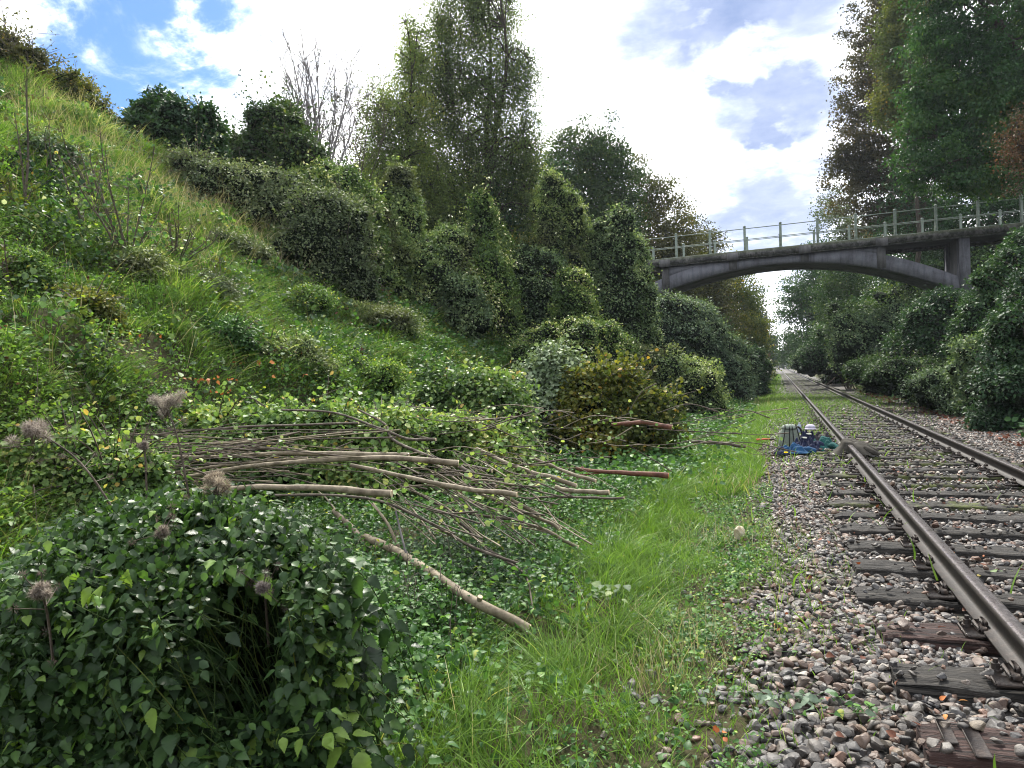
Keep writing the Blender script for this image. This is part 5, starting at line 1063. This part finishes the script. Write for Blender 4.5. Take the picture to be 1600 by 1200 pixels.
bheap('cut brush with green leaves at the foot of the grassy bank', 730, 655, [(700, 622, 40, 30), (745, 612, 38, 32), (785, 628, 38, 30), (655, 640, 38, 24), (720, 650, 60, 22)], 11000, .068, 'f_brush', 315, 11.2)
b
# ------------------------------------------------------------------ cut poles
BP = {}
def lift_(q, clr):
    px, py, zc = q
    while zc > 2:
        w_ = at(px, py, zc)
        if w_[2] > float(H(w_[0], w_[1]))+clr: break
        zc -= .05
    return (px, py, zc)
def pole(label, pts, w0, w1, bark='bark_cut', cut='cutwood', both=False, stubs=(), name='cut_pole', n=24, clr=.17):
    """pts: (px, py, zc); w0, w1 thickness in photo pixels at the ends; the last point is the sawn end"""
    pts = [lift_(p, clr if i_ < len(pts)-1 else clr*.5) for i_, p in enumerate(pts)]; W = [at(*p) for p in pts]; sp = smooth_path(W, n); zz_ = np.interp(np.linspace(0, 1, n), np.linspace(0, 1, len(pts)), [p[2] for p in pts])
    rad = np.linspace(w0, w1, n)*.5*zz_/FPX; rad = rad*(1+(vnoise(np.arange(n)*.9, np.zeros(n), int(pts[0][0]))-.5)*.18)
    sp = sp+(np.stack([vnoise(np.arange(n)*.3, np.full(n, q*7.), int(pts[0][1]))-.5 for q in range(3)], -1))*.014
    mb = MB(); tube(mb, sp, rad, 12)
    for f, ln, a in stubs:
        i = int(f*(n-1)); d = unit(np.array([math.cos(a), -.3, math.sin(a)])); tube(mb, [sp[i], sp[i]+d*(rad[i]+ln)], rad[i]*.55, 8)
    pr = np.random.default_rng(int(pts[0][0]*7+pts[0][1]))
    for q in range(int(pr.integers(1, 4)) if rad.mean() > .012 else 1):
        i = int(pr.integers(2, n-4)); d = unit((sp[i]-sp[i+1])*pr.uniform(5, 14)*4+pr.normal(size=3)*[.35, .35, .25]+[0, 0, .12]); ln = pr.uniform(.04, .10) if pr.random() < .4 else pr.uniform(.25, .7)
        tube(mb, smooth_path([sp[i], sp[i]+d*ln*.5+pr.normal(size=3)*.02, sp[i]+d*ln+[0, 0, -.04*ln]], 6), np.linspace(rad[i]*.5, rad[i]*(.35 if ln < .12 else .12), 6), 6)
    base = sp[-1]; root = empty(name, base, label, 'cut branch', 'cut branches and stems heaped beside the track')
    mb.build('bark', M[bark], root, smooth=True, origin=base)
    for e, s_ in (((-1, -2),) if not both else ((-1, -2), (0, 1))):
        T = unit(sp[e]-sp[s_]); b = MB(); r_ = rad[e]*.97; tube(b, [sp[e]-T*.004, sp[e]+T*.004], r_, 14); b.build('cut_end', M[cut], root, origin=base)
    if stubs:
        b = MB()
        for f, ln, a in stubs: i = int(f*(n-1)); d = unit(np.array([math.cos(a), -.3, math.sin(a)])); q = sp[i]+d*(rad[i]+ln); tube(b, [q-d*.002, q+d*.004], rad[i]*.53, 10)
        b.build('cut_end', M[cut], root, origin=base)
    return root
pole('long pale pole, lowest of the nearly level ones, ending in a splintered white cut', [(330, 768, 5.3), (400, 762, 5.2), (470, 762, 5.1), (540, 765, 5.05), (612, 771, 5.0)], 8, 12)
pole('longest level grey pole, its sawn end just above the middle of the pile', [(250, 752, 6.3), (340, 736, 6.3), (440, 724, 6.2), (560, 716, 6.1), (640, 718, 6.0), (715, 724, 6.0)], 5, 10)
pole('straight level pole resting just above the longest grey one', [(120, 716, 6.8), (300, 714, 6.6), (410, 710, 6.5), (520, 709, 6.4), (638, 711, 6.3)], 4, 9)
pole('gently sagging pole in the middle of the pile with a sawn right end', [(548, 727, 5.9), (600, 738, 5.8), (680, 756, 5.6), (750, 767, 5.5), (808, 772, 5.4)], 6, 9)
pole('thick forked pole slanting down to the grass with a white branch stub', [(570, 840, 5.7), (620, 862, 5.5), (680, 898, 5.15), (735, 936, 4.8), (780, 960, 4.6), (826, 985, 4.4)], 12, 17, stubs=((.68, .02, 1.2),))
pole('short thick pale pole leaning on the top of the forked one', [(522, 798, 6.1), (548, 825, 6.0), (583, 864, 5.7)], 8, 13, both=True)
pole('reddish pole with a bright orange sawn end at the grass', [(900, 733, 8.3), (950, 737, 8.2), (1000, 740, 8.1), (1045, 744, 8.0)], 5, 9, 'bark_red', 'cutorange')
pole('pole with a peeled creamy end pointing at the grass', [(745, 700, 7.5), (800, 727, 7.2), (850, 743, 7.0), (900, 759, 6.9)], 5, 8)
pole('creamy peeled stick lying across the end of another pole', [(868, 762, 6.8), (905, 768, 6.7), (952, 769, 6.6)], 7, 8, 'bark_cut', both=True)
pole('thin pole running from the middle down to the right edge of the brush', [(690, 735, 6.5), (740, 765, 6.2), (790, 790, 6.0), (850, 812, 5.8), (875, 826, 5.7)], 4, 6)
pole('pale thin stick crossing the diagonal pole', [(684, 728, 6.3), (740, 750, 6.1), (800, 780, 5.9), (843, 806, 5.8)], 4, 6)
pole('short brown thick stick propped in the middle of the poles', [(706, 722, 6.6), (740, 742, 6.4), (775, 761, 6.3)], 7, 9, 'bark_dark')
pole('thin dark stick lying level with a small pale cut at the grass', [(820, 778, 6.4), (870, 776, 6.3), (920, 778, 6.2), (974, 777, 6.1)], 3, 4, 'bark_dark')
pole('long curved dark branch arching below the level poles', [(430, 775, 5.9), (520, 774, 5.7), (600, 785, 5.5), (660, 810, 5.3), (710, 838, 5.2), (750, 860, 5.1), (812, 882, 5.0)], 4, 5, 'bark_dark')
pole('thin grey stick standing across the hollow of the pile', [(582, 788, 5.6), (605, 820, 5.4), (627, 862, 5.3)], 4, 5)
pole('forked silvery twig lying against the thick pole', [(620, 800, 5.3), (628, 840, 5.2), (640, 872, 5.1), (666, 898, 5.0)], 3, 4, 'twig_grey', name='cut_twig')
pole('brown branch under the diagonal poles', [(640, 765, 6.0), (700, 795, 5.8), (760, 807, 5.7), (812, 813, 5.6)], 4, 5, 'bark_dark')
pole('slanting stick that ends in the grass beside the pile', [(825, 820, 5.9), (860, 832, 5.8), (903, 856, 5.7)], 5, 6)
pole('dark stick leaning down in the right of the hollow', [(700, 800, 5.6), (740, 835, 5.4), (765, 866, 5.2)], 4, 5, 'bark_dark')
pole('thin bent stick among the leaves below the hollow', [(765, 862, 5.2), (795, 878, 5.1), (822, 900, 5.0), (832, 950, 4.9)], 4, 3, 'bark_dark')
pole('dark reddish old log behind the brush toward the track', [(955, 664, 9.8), (1000, 660, 9.7), (1050, 668, 9.6)], 5, 9, 'bark_red')
pole('thin fallen branch near the ballast edge', [(1080, 690, 9.2), (1120, 692, 9.1), (1165, 698, 9.0)], 4, 5, 'bark_dark')
pole('bent thin branch with a curved tip high over the pile', [(440, 640, 7.6), (520, 645, 7.4), (590, 668, 7.2), (640, 686, 7.1), (682, 686, 7.0)], 3, 5, 'bark_dark')
pole('thin straight stem lying under the curved branch', [(150, 695, 7.4), (250, 678, 7.3), (360, 668, 7.2), (480, 664, 7.1), (560, 662, 7.0)], 3, 4, 'bark_dark')
pole('slim dark stem across the upper brush', [(100, 730, 6.9), (220, 722, 6.8), (330, 706, 6.8), (450, 700, 6.7)], 3, 5, 'bark_dark')
pole('slim stem at the lower side of the thin bundle', [(150, 742, 6.6), (260, 738, 6.5), (360, 726, 6.5), (480, 716, 6.4)], 3, 5, 'bark_cut')
pole('dark bent branch from the bank into the brush', [(560, 640, 7.9), (600, 662, 7.7), (618, 690, 7.4), (700, 722, 7.0), (770, 735, 6.8)], 3, 6, 'bark_dark')
pole('pale stem on the right of the pile, half in leaves', [(830, 715, 7.5), (880, 735, 7.3), (930, 752, 7.1)], 4, 6)
pole('thin lying stick over the bramble leaves right of the pile', [(620, 745, 6.4), (700, 742, 6.2), (790, 750, 6.1)], 3, 4, 'bark_dark')
# countless thin shoots in the bundle and the pile
mb = MB(); mb2 = MB(); lf = MB(); r = np.random.default_rng(9)
for q in range(230):
    if q < 46: x0 = r.uniform(20, 330); y0 = r.uniform(665, 780); x1 = r.uniform(330, 640); y1 = 712+r.normal()*26-(.02*(x1-400)); z0, z1 = 7.2+r.normal()*.4, 6.4+r.normal()*.3; y0 += r.normal()*8
    elif q < 125: x0 = r.uniform(560, 820); y0 = r.uniform(700, 790); a = r.uniform(-.2, .9); ln = r.uniform(60, 170); x1 = x0+ln*math.cos(a); y1 = y0+ln*math.sin(a)*.8; z0 = 6.6-(y0-700)*.012+r.normal()*.15; z1 = z0-.2-(y1-y0)*.008
    else: x0 = r.uniform(200, 1150); y0 = r.uniform(640, 700); x1 = x0+r.uniform(40, 150); y1 = y0+r.normal()*22; z0 = 8.2+r.normal()*.3; z1 = z0-.1
    p = smooth_path([at(*lift_(v_, .16)) for v_ in ((x0, y0, z0), ((x0+x1)/2, (y0+y1)/2-r.uniform(-14, 18), (z0+z1)/2), (x1, y1, z1))], 10); w0 = r.uniform(.003, .009)
    tube(mb2 if q % 3 == 0 else mb, p, np.linspace(w0*.4, w0, 10), 5, tint=r.random())
    if r.random() < .55:
        kk = int(r.integers(5, 12)); Pl = p[r.integers(0, 8, kk)]+r.normal(size=(kk, 3))*.03; scatter(lf, LEAFR, Pl, frames(rdir(kk, r), unit(r.normal(size=(kk, 3))*.6+[0, -.3, 1])), r.uniform(.028, .06, kk), np.clip(r.beta(3, 2, kk), 0, 1))
tag(mb.build('thin_shoots', M['bark_dark'], smooth=True), 'countless thin cut shoots tangled through the pile', 'twigs', kind='stuff')
tag(mb2.build('pale_shoots', M['bark_cut'], smooth=True), 'countless paler thin shoots tangled through the pile', 'twigs', kind='stuff')
tag(lf.build('shoot_leaves', M['f_brush']), 'leaves still hanging on the thin cut shoots', 'leaves', kind='stuff')
pole('rotten log with a dark hollow at the foot of the wooded bank', [(1600, 640, 15.5), (1580, 655, 15.0), (1552, 655, 14.8)], 9, 10, 'bark_dark', name='fallen_log')

# ------------------------------------------------------------------ seed heads
def seedhead(label, px, py, zc, rpx, bpx, bpy, bz, seed):
    r = np.random.default_rng(seed); c = at(px, py, zc); b = at(bpx, bpy, bz); k = zc/FPX; root = empty('thistle_seed_head', b, label, 'seed head', 'fluffy seed heads on dry stems'); sb = MB()
    tube(sb, smooth_path([b, (b+c)/2+[0, 0, .08], c], 14), np.linspace(.005, .0025, 14), 5); mb = MB()
    for q in range(11):
        cc = c+r.normal(size=3)*rpx*k*.55*[1, .8, .8]; tube(sb, [c-[0, 0, rpx*k*1.0], cc], .0018, 3, cap=False)
        n = 420; d = rdir(n, r); P = cc+d*(r.random(n)**.6)[:, None]*rpx*k*.36
        blades(mb, P, r.uniform(.006, .017, n), np.full(n, .0011), r.uniform(.1, .6, n), rdir(n, r), d, np.clip(r.beta(2, 2, n)+.12*(d[:, 2]), 0, 1), seg=2)
    for q in range(7):
        f = r.uniform(.4, .95); a = b+(c-b)*f+[0, 0, .08*(1-abs(2*f-1))]; e = a+unit(r.normal(size=3)+[0, 0, .4])*.09; tube(sb, [a, e], .0014, 3, cap=False); n = 40
        d = rdir(n, r); blades(mb, e+d*.006, np.full(n, .012), np.full(n, .0018), np.full(n, .3), rdir(n, r), d, r.beta(1.5, 4, n)*.5, seg=2)
    sb.build('stem', M['bark_dark'], root, origin=b); mb.build('fluff', M['fluff'], root, origin=b)
seedhead('large pale fluffy seed head at the border of the picture', 50, 668, 2.6, 26, 215, 860, 2.7, 1)
seedhead('fluffy seed head standing highest, before the orange leaves', 258, 633, 3.0, 20, 300, 800, 3.0, 2)
seedhead('pale seed head just above the nettle bush at the pole tips', 340, 755, 2.6, 19, 322, 900, 2.7, 3)
seedhead('small brown seed head on the nettle bush near the border', 65, 925, 2.0, 11, 90, 1100, 2.2, 4)
seedhead('tiny seed head among the thin stems', 226, 696, 3.2, 7, 230, 780, 3.2, 5)
seedhead('brown withered seed head in the leaves above the nettles', 250, 830, 2.3, 6, 260, 950, 2.4, 6)
seedhead('dark withered seed head beside the black hollow', 410, 916, 2.2, 6, 420, 1010, 2.4, 7)
M['pink'] = leafmat('pink_petals', [(0, (.35, .22, .34)), (1, (.6, .45, .58))], trans=.3, tcol=(1, 1, 1))
r = np.random.default_rng(5); c = at(545, 886, 3.6); root = empty('thistle_flower', c, 'small pale purple flower below the forked pole', 'flower'); b = MB(); tube(b, [c, c-[0, -.05, .3]], .003, 4); b.build('stem', M['f_ground'], root, origin=c)
b = MB(); n = 160; d = rdir(n, r); d[:, 2] = np.abs(d[:, 2]); blades(b, c+d*.004, np.full(n, .03), np.full(n, .004), np.full(n, .3), rdir(n, r), unit(d), r.random(n), seg=2); b.build('petals', M['pink'], root, origin=c)

# ------------------------------------------------------------------ small plants on the ballast
def weed(label, px, py, n, size, f, seed, spread=.16, h=.07):
    r = np.random.default_rng(seed); p, z = hit(px, py); base = (p[0], p[1], -.05); root = empty('small_weed', base, label, 'weed', 'small weeds growing in the ballast'); mb = MB(); sb = MB()
    P = np.c_[r.normal(size=(n, 2))*spread*[1, .5], r.uniform(.3, 1, n)*h]
    scatter(mb, LEAFS if n < 60 else LEAFN, P, frames(unit(r.normal(size=(n, 3))*[1, 1, .3]), unit(r.normal(size=(n, 3))*.4+[0, -.3, 1])), size*r.uniform(.6, 1.2, n), r.beta(2, 2, n))
    for q in range(n//2): tube(sb, [(P[q, 0]*.3, P[q, 1]*.3, -.02), (P[q, 0], P[q, 1], P[q, 2])], .0012, 3, cap=False)
    sb.build('stems', M['f_ground'], root); mb.build('foliage', M[f], root)
weed('creeping bluish green weed on the stones nearest the camera', 1205, 1108, 46, .055, 'f_silver', 1, .17, .05)
weed('bright green weed between the bluish weed and the strapped sleeper', 1325, 1122, 26, .045, 'f_ground', 2, .10, .05)
weed('small leaves on the mossy gravel at the grass edge', 1130, 1010, 60, .03, 'f_ground', 3, .17, .04)
weed('sprouting weed with round leaves beside the mossy gravel', 1210, 995, 34, .035, 'f_slope', 4, .14, .06)
weed('tiny weed in the stones above the grass tuft', 1190, 862, 24, .03, 'f_slope', 5, .12, .05)
weed('pale leafy twig fallen between the rails', 1580, 906, 34, .05, 'f_brush', 6, .14, .04)
weed('dark rosette of leaves in the lush grass', 965, 975, 20, .07, 'f_ivyd', 7, .06, .16)

# ------------------------------------------------------------------ things left on the track: clothes, backpack, cap, gloves
Z = 12.3
def garment(name, label, cat, px, py, zc, sx, sy, h, mt, seed, rz=0.0, sleeves=0, group='clothes left on the track'):
    """crumpled cloth: a lumpy folded sheet with an uneven hem and hanging sleeves"""
    r = np.random.default_rng(seed); c = at(px, py, zc); base = (c[0], c[1], -.03); root = empty(name, base, label, cat, group, rz)
    nu, nv = 46, 16; V = []
    for i in range(nv+1):
        rr = i/nv
        for j in range(nu):
            a = 2*math.pi*j/nu; ed = 1+.30*(vnoise(math.cos(a)*1.8+seed, math.sin(a)*1.8, seed)-.5)*2
            x = sx*ed*rr*math.cos(a); y = sy*ed*rr*math.sin(a)
            fold = abs(vnoise(x*9+seed, y*16, seed+2)-.5)*2; f2 = vnoise(x*25, y*40+seed, seed+3)-.5
            z = .02+h*(1-rr**2.6)*(.35+.95*fold)+f2*.07*(1-rr); V.append((x, y, max(z, -.02 if rr == 1 else 0)))
    F = [(i*nu+j, i*nu+(j+1) % nu, (i+1)*nu+(j+1) % nu, (i+1)*nu+j) for i in range(nv) for j in range(nu)]
    b = MB(); b.add(V, [f[::-1] for f in F]); b.build('cloth', M[mt], root, smooth=True)
    for q in range(sleeves):
        a = rz+r.uniform(-.6, .6)+math.pi*q; d = np.array([math.cos(a), math.sin(a), 0]); p = smooth_path([d*sx*.5+[0, 0, h*.5], d*sx*.9+[0, -.03, h*.55], d*sx*1.25+[.02, -.07, .03]], 12)
        b = MB(); tube(b, p, .045*(1+(vnoise(np.arange(12)*1.1, np.zeros(12), seed)-.5)*.5), 10); b.build('sleeve', M[mt], root, smooth=True)
    return root
for nm, c, in (('c_blue', (.010, .055, .13)), ('c_navy', (.012, .017, .045)), ('c_teal', (.012, .07, .065)), ('c_grey', (.035, .032, .036)), ('c_olive', (.050, .045, .036)), ('c_light', (.20, .23, .19)), ('c_white', (.42, .42, .38)), ('c_lilac', (.36, .34, .42)), ('c_black', (.012, .012, .013)), ('c_orange', (.42, .10, .05)), ('c_pale', (.36, .42, .52))): M[nm] = cloth(nm.replace('c_', '')+'_fabric', c)
garment('blue_jacket', 'bright blue jacket crumpled nearest the camera in the heap', 'jacket', 1240, 706, 11.9, .25, .15, .12, 'c_blue', 1, .1, 1)
garment('navy_sweater', 'dark navy garment under the blue jacket', 'sweater', 1256, 700, 12.1, .27, .20, .24, 'c_navy', 2, .3, 1)
garment('navy_sweater', 'navy bundle at the end of the blue jacket by the green leaves', 'sweater', 1220, 708, 11.8, .12, .12, .11, 'c_navy', 8)
garment('teal_jacket', 'teal green jacket lying against the rail foot', 'jacket', 1284, 697, 12.1, .27, .17, .20, 'c_teal', 3, -.1, 1)
garment('grey_coat', 'dark grey coat heaped on the rail side', 'coat', 1281, 684, 12.75, .20, .18, .27, 'c_grey', 4, .2, 1)
garment('dark_bag', 'dark bag with a cap on it between backpack and grey coat', 'bag', 1260, 684, 12.8, .20, .17, .28, 'c_navy', 5)
# olive coat draped over the rail
r = np.random.default_rng(6); yc = 12.35; nu, nv = 44, 22
prof = smooth_path([(-.27, 0, -.02), (-.21, 0, .03), (-.11, 0, .11), (-.05, 0, .19), (.05, 0, .195), (.13, 0, .175), (.24, 0, .13), (.34, 0, .07), (.37, 0, -.02)], nu)
b = MB(); V = []
for i in range(nu):
    for j in range(nv+1):
        v = j/nv-.5; wd = .46+.08*math.sin(i*.25)+.14*(i/nu); x, _, z = prof[i]
        fo = (abs(vnoise(v*9+3, i*.10, 6)-.5)*2)*.045+(abs(vnoise(v*15+i*.12, i*.18, 8)-.5)*2)*.035; z2 = z*(1-abs(v*2)**5*.75)+fo*(1-abs(v*2)**4)*(.5+min(1, z*6)*.5)
        V.append((x+(vnoise(v*5, 2.2, 5)-.5)*.10, v*wd+.05*math.sin(i*.2), max(z2, -.03)))
F = [(i*(nv+1)+j, (i+1)*(nv+1)+j, (i+1)*(nv+1)+j+1, i*(nv+1)+j+1) for i in range(nu-1) for j in range(nv)]
b.add(V, F); root = empty('olive_coat', (RL, yc, 0), 'olive grey coat draped over the rail', 'coat', 'clothes left on the track', -.15); o = b.build('cloth', M['c_olive'], root, smooth=True)
b = MB(); tube(b, smooth_path([(.22, -.18, .12), (.33, -.22, .07), (.41, -.18, .02)], 10), np.linspace(.05, .035, 10), 10); b.build('sleeve', M['c_olive'], root, smooth=True)
# backpack
c = at(1234, 693, 12.6); root = empty('backpack', (c[0], c[1], -.04), 'pale grey green backpack with black straps standing by the rail', 'backpack', None, .15)
def sack(mbx, w_, d_, h_, ctr, pw=2.6, sd=1):
    V, F = ico(3); s = np.sign(V)*np.abs(V)**(2/pw); n = s/np.maximum(np.abs(s).max(1, keepdims=True), 1e-6)*1.0; V2 = V/np.linalg.norm(np.abs(V)**pw, ord=1, axis=1, keepdims=True)**0
    V2 = V/((np.abs(V)**pw).sum(1, keepdims=True)**(1/pw)); V2 = V2*(1+(noise3(V*3, sd)-.5)[:, None]*.10)*np.array([w_/2, d_/2, h_/2])*np.c_[1-.2*V[:, 2], 1-.2*V[:, 2], np.ones(len(V))]+np.array(ctr); mbx.add(V2, F)
b = MB(); sack(b, .33, .22, .40, (0, 0, .20), 3.2); b.build('body', M['c_light'], root, smooth=True)
b = MB(); sack(b, .25, .19, .10, (0, -.01, .385), 2.4, 4); b.build('lid', M['c_light'], root, smooth=True)
for x in (-.11, -.02, .04, .13):
    b = MB(); p = smooth_path([(x*.7, -.04, .43), (x*.8, -.115, .36), (x*1.1, -.135, .16), (x*1.35, -.12, .02)], 10); tube(b, p, .0085, 6); b.build('strap', M['c_black'], root, smooth=True)
b = MB(); tube(b, smooth_path([(.10, .04, .38), (.17, 0, .36), (.21, -.03, .22), (.20, -.02, .08)], 10), .018, 8); b.build('shoulder_strap', M['c_black'], root, smooth=True)
# cap, bottle, gloves, strap, flower
c = at(1266, 668, 12.75); root = empty('cap', c, 'pale lilac cap on top of the dark bag', 'cap'); b = MB(); V, F = ico(3); V = V[:, :]*[.085, .095, .06]; V[:, 2] = np.maximum(V[:, 2], -.012); b.add(V, F); b.build('crown', M['c_lilac'], root, smooth=True)
b = MB(); t_ = np.linspace(-1.2, 1.2, 14); V = []; [V.extend([(.08*math.sin(a), -.085*math.cos(a), -.002), (.105*math.sin(a), -.16*math.cos(a), -.018), (.08*math.sin(a), -.085*math.cos(a), -.010), (.105*math.sin(a), -.16*math.cos(a), -.024)]) for a in t_]
b.add(V, [f for i in range(13) for f in ((4*i, 4*i+1, 4*i+5, 4*i+4), (4*i+2, 4*i+6, 4*i+7, 4*i+3), (4*i+1, 4*i+3, 4*i+7, 4*i+5))]); b.build('peak', M['c_lilac'], root, smooth=True)
c = at(1249, 668, 13.0); root = empty('water_bottle', (c[0], c[1], c[2]-.09), 'pale blue bottle between the backpack and the cap', 'bottle'); b = MB(); tube(b, [(0, 0, 0), (0, 0, .01), (0, 0, .12), (0, 0, .15), (0, 0, .165)], [.028, .034, .034, .02, .016], 14); b.build('body', M['c_pale'], root, smooth=True)
b = MB(); tube(b, [(0, 0, .16), (0, 0, .185)], .018, 12); b.build('lid', M['c_white'], root)
for k, (px, py) in enumerate(((1258, 684), (1265, 678))):
    c = at(px, py, 12.0); root = empty('work_glove', c, ('white glove resting on the navy garment' if k == 0 else 'white glove lying higher, toward the teal jacket'), 'glove', 'white gloves on the clothes', .7+.3*k); root.scale = (.55, .6, .7)
    b = MB(); sack(b, .085, .10, .04, (0, 0, .0), 3.0, k); b.build('palm', M['c_white'], root, smooth=True)
    for q in range(4): b = MB(); tube(b, smooth_path([(-.03+.02*q, .04, 0), (-.034+.022*q, .075, .008), (-.036+.024*q, .10-.008*abs(q-1.5), -.006)], 6), [.010, .010, .010, .009, .008, .005], 7); b.build('finger', M['c_white'], root, smooth=True)
    b = MB(); tube(b, smooth_path([(.035, -.02, 0), (.06, .0, .004), (.068, .03, 0)], 6), [.011, .011, .010, .010, .008, .005], 7); b.build('thumb', M['c_white'], root, smooth=True)
c = at(1205, 688, 12.6); root = empty('loppers', (c[0], c[1], c[2]), 'orange red handled loppers lying on stones left of the backpack', 'loppers', None, .1)
for s_ in (-1, 1): b = MB(); tube(b, smooth_path([(-.02, 0, .02), (-.12, s_*.03, .022), (-.24, s_*.05, .015)], 8), .012, 8); b.build('handle', M['c_orange'], root, smooth=True)
b = MB(); tube(b, smooth_path([(-.02, 0, .02), (.05, .015, .022), (.10, -.01, .02)], 6), [.012, .016, .014, .010, .006, .003], 8); b.build('blade', M['rust'], root, smooth=True)
M['yellow'] = leafmat('yellow_petals', [(0, (.75, .42, .01)), (1, (.85, .60, .02))], trans=.2, tcol=(1, 1, 1))
c = at(1228, 708, 11.5); root = empty('yellow_flower', c, 'yellow flower in front of the blue jacket', 'flower'); b = MB(); n = 26; a = np.arange(n)*2*math.pi/13; d = np.c_[np.cos(a), np.sin(a)*.7-.4, np.full(n, .5)]; scatter(b, LEAF2, np.zeros((n, 3)), frames(unit(d), np.tile([0, -.5, 1.], (n, 1))), np.full(n, .038), rng.random(n)); b.build('petals', M['yellow'], root); b = MB(); tube(b, [(0, 0, 0), (0, .03, -.14)], .003, 4); b.build('stem', M['f_ground'], root)

# ------------------------------------------------------------------ air
mh = bpy.data.materials.new('haze_air'); mh.use_nodes = True; n = NT(mh.node_tree); n.n.clear()
pv = n.node('ShaderNodeVolumePrincipled', None); pv.inputs['Color'].default_value = (.80, .88, 1, 1); pv.inputs['Density'].default_value = .0003; pv.inputs['Anisotropy'].default_value = .2
n.l.new(pv.outputs[0], n.node('ShaderNodeOutputMaterial').inputs['Volume'])
b = MB(); box(b, (0, 170, 16), (300, 400, 40)); tag(b.build('haze', mh), 'thin bluish air over the far end of the line', 'haze', kind='stuff')
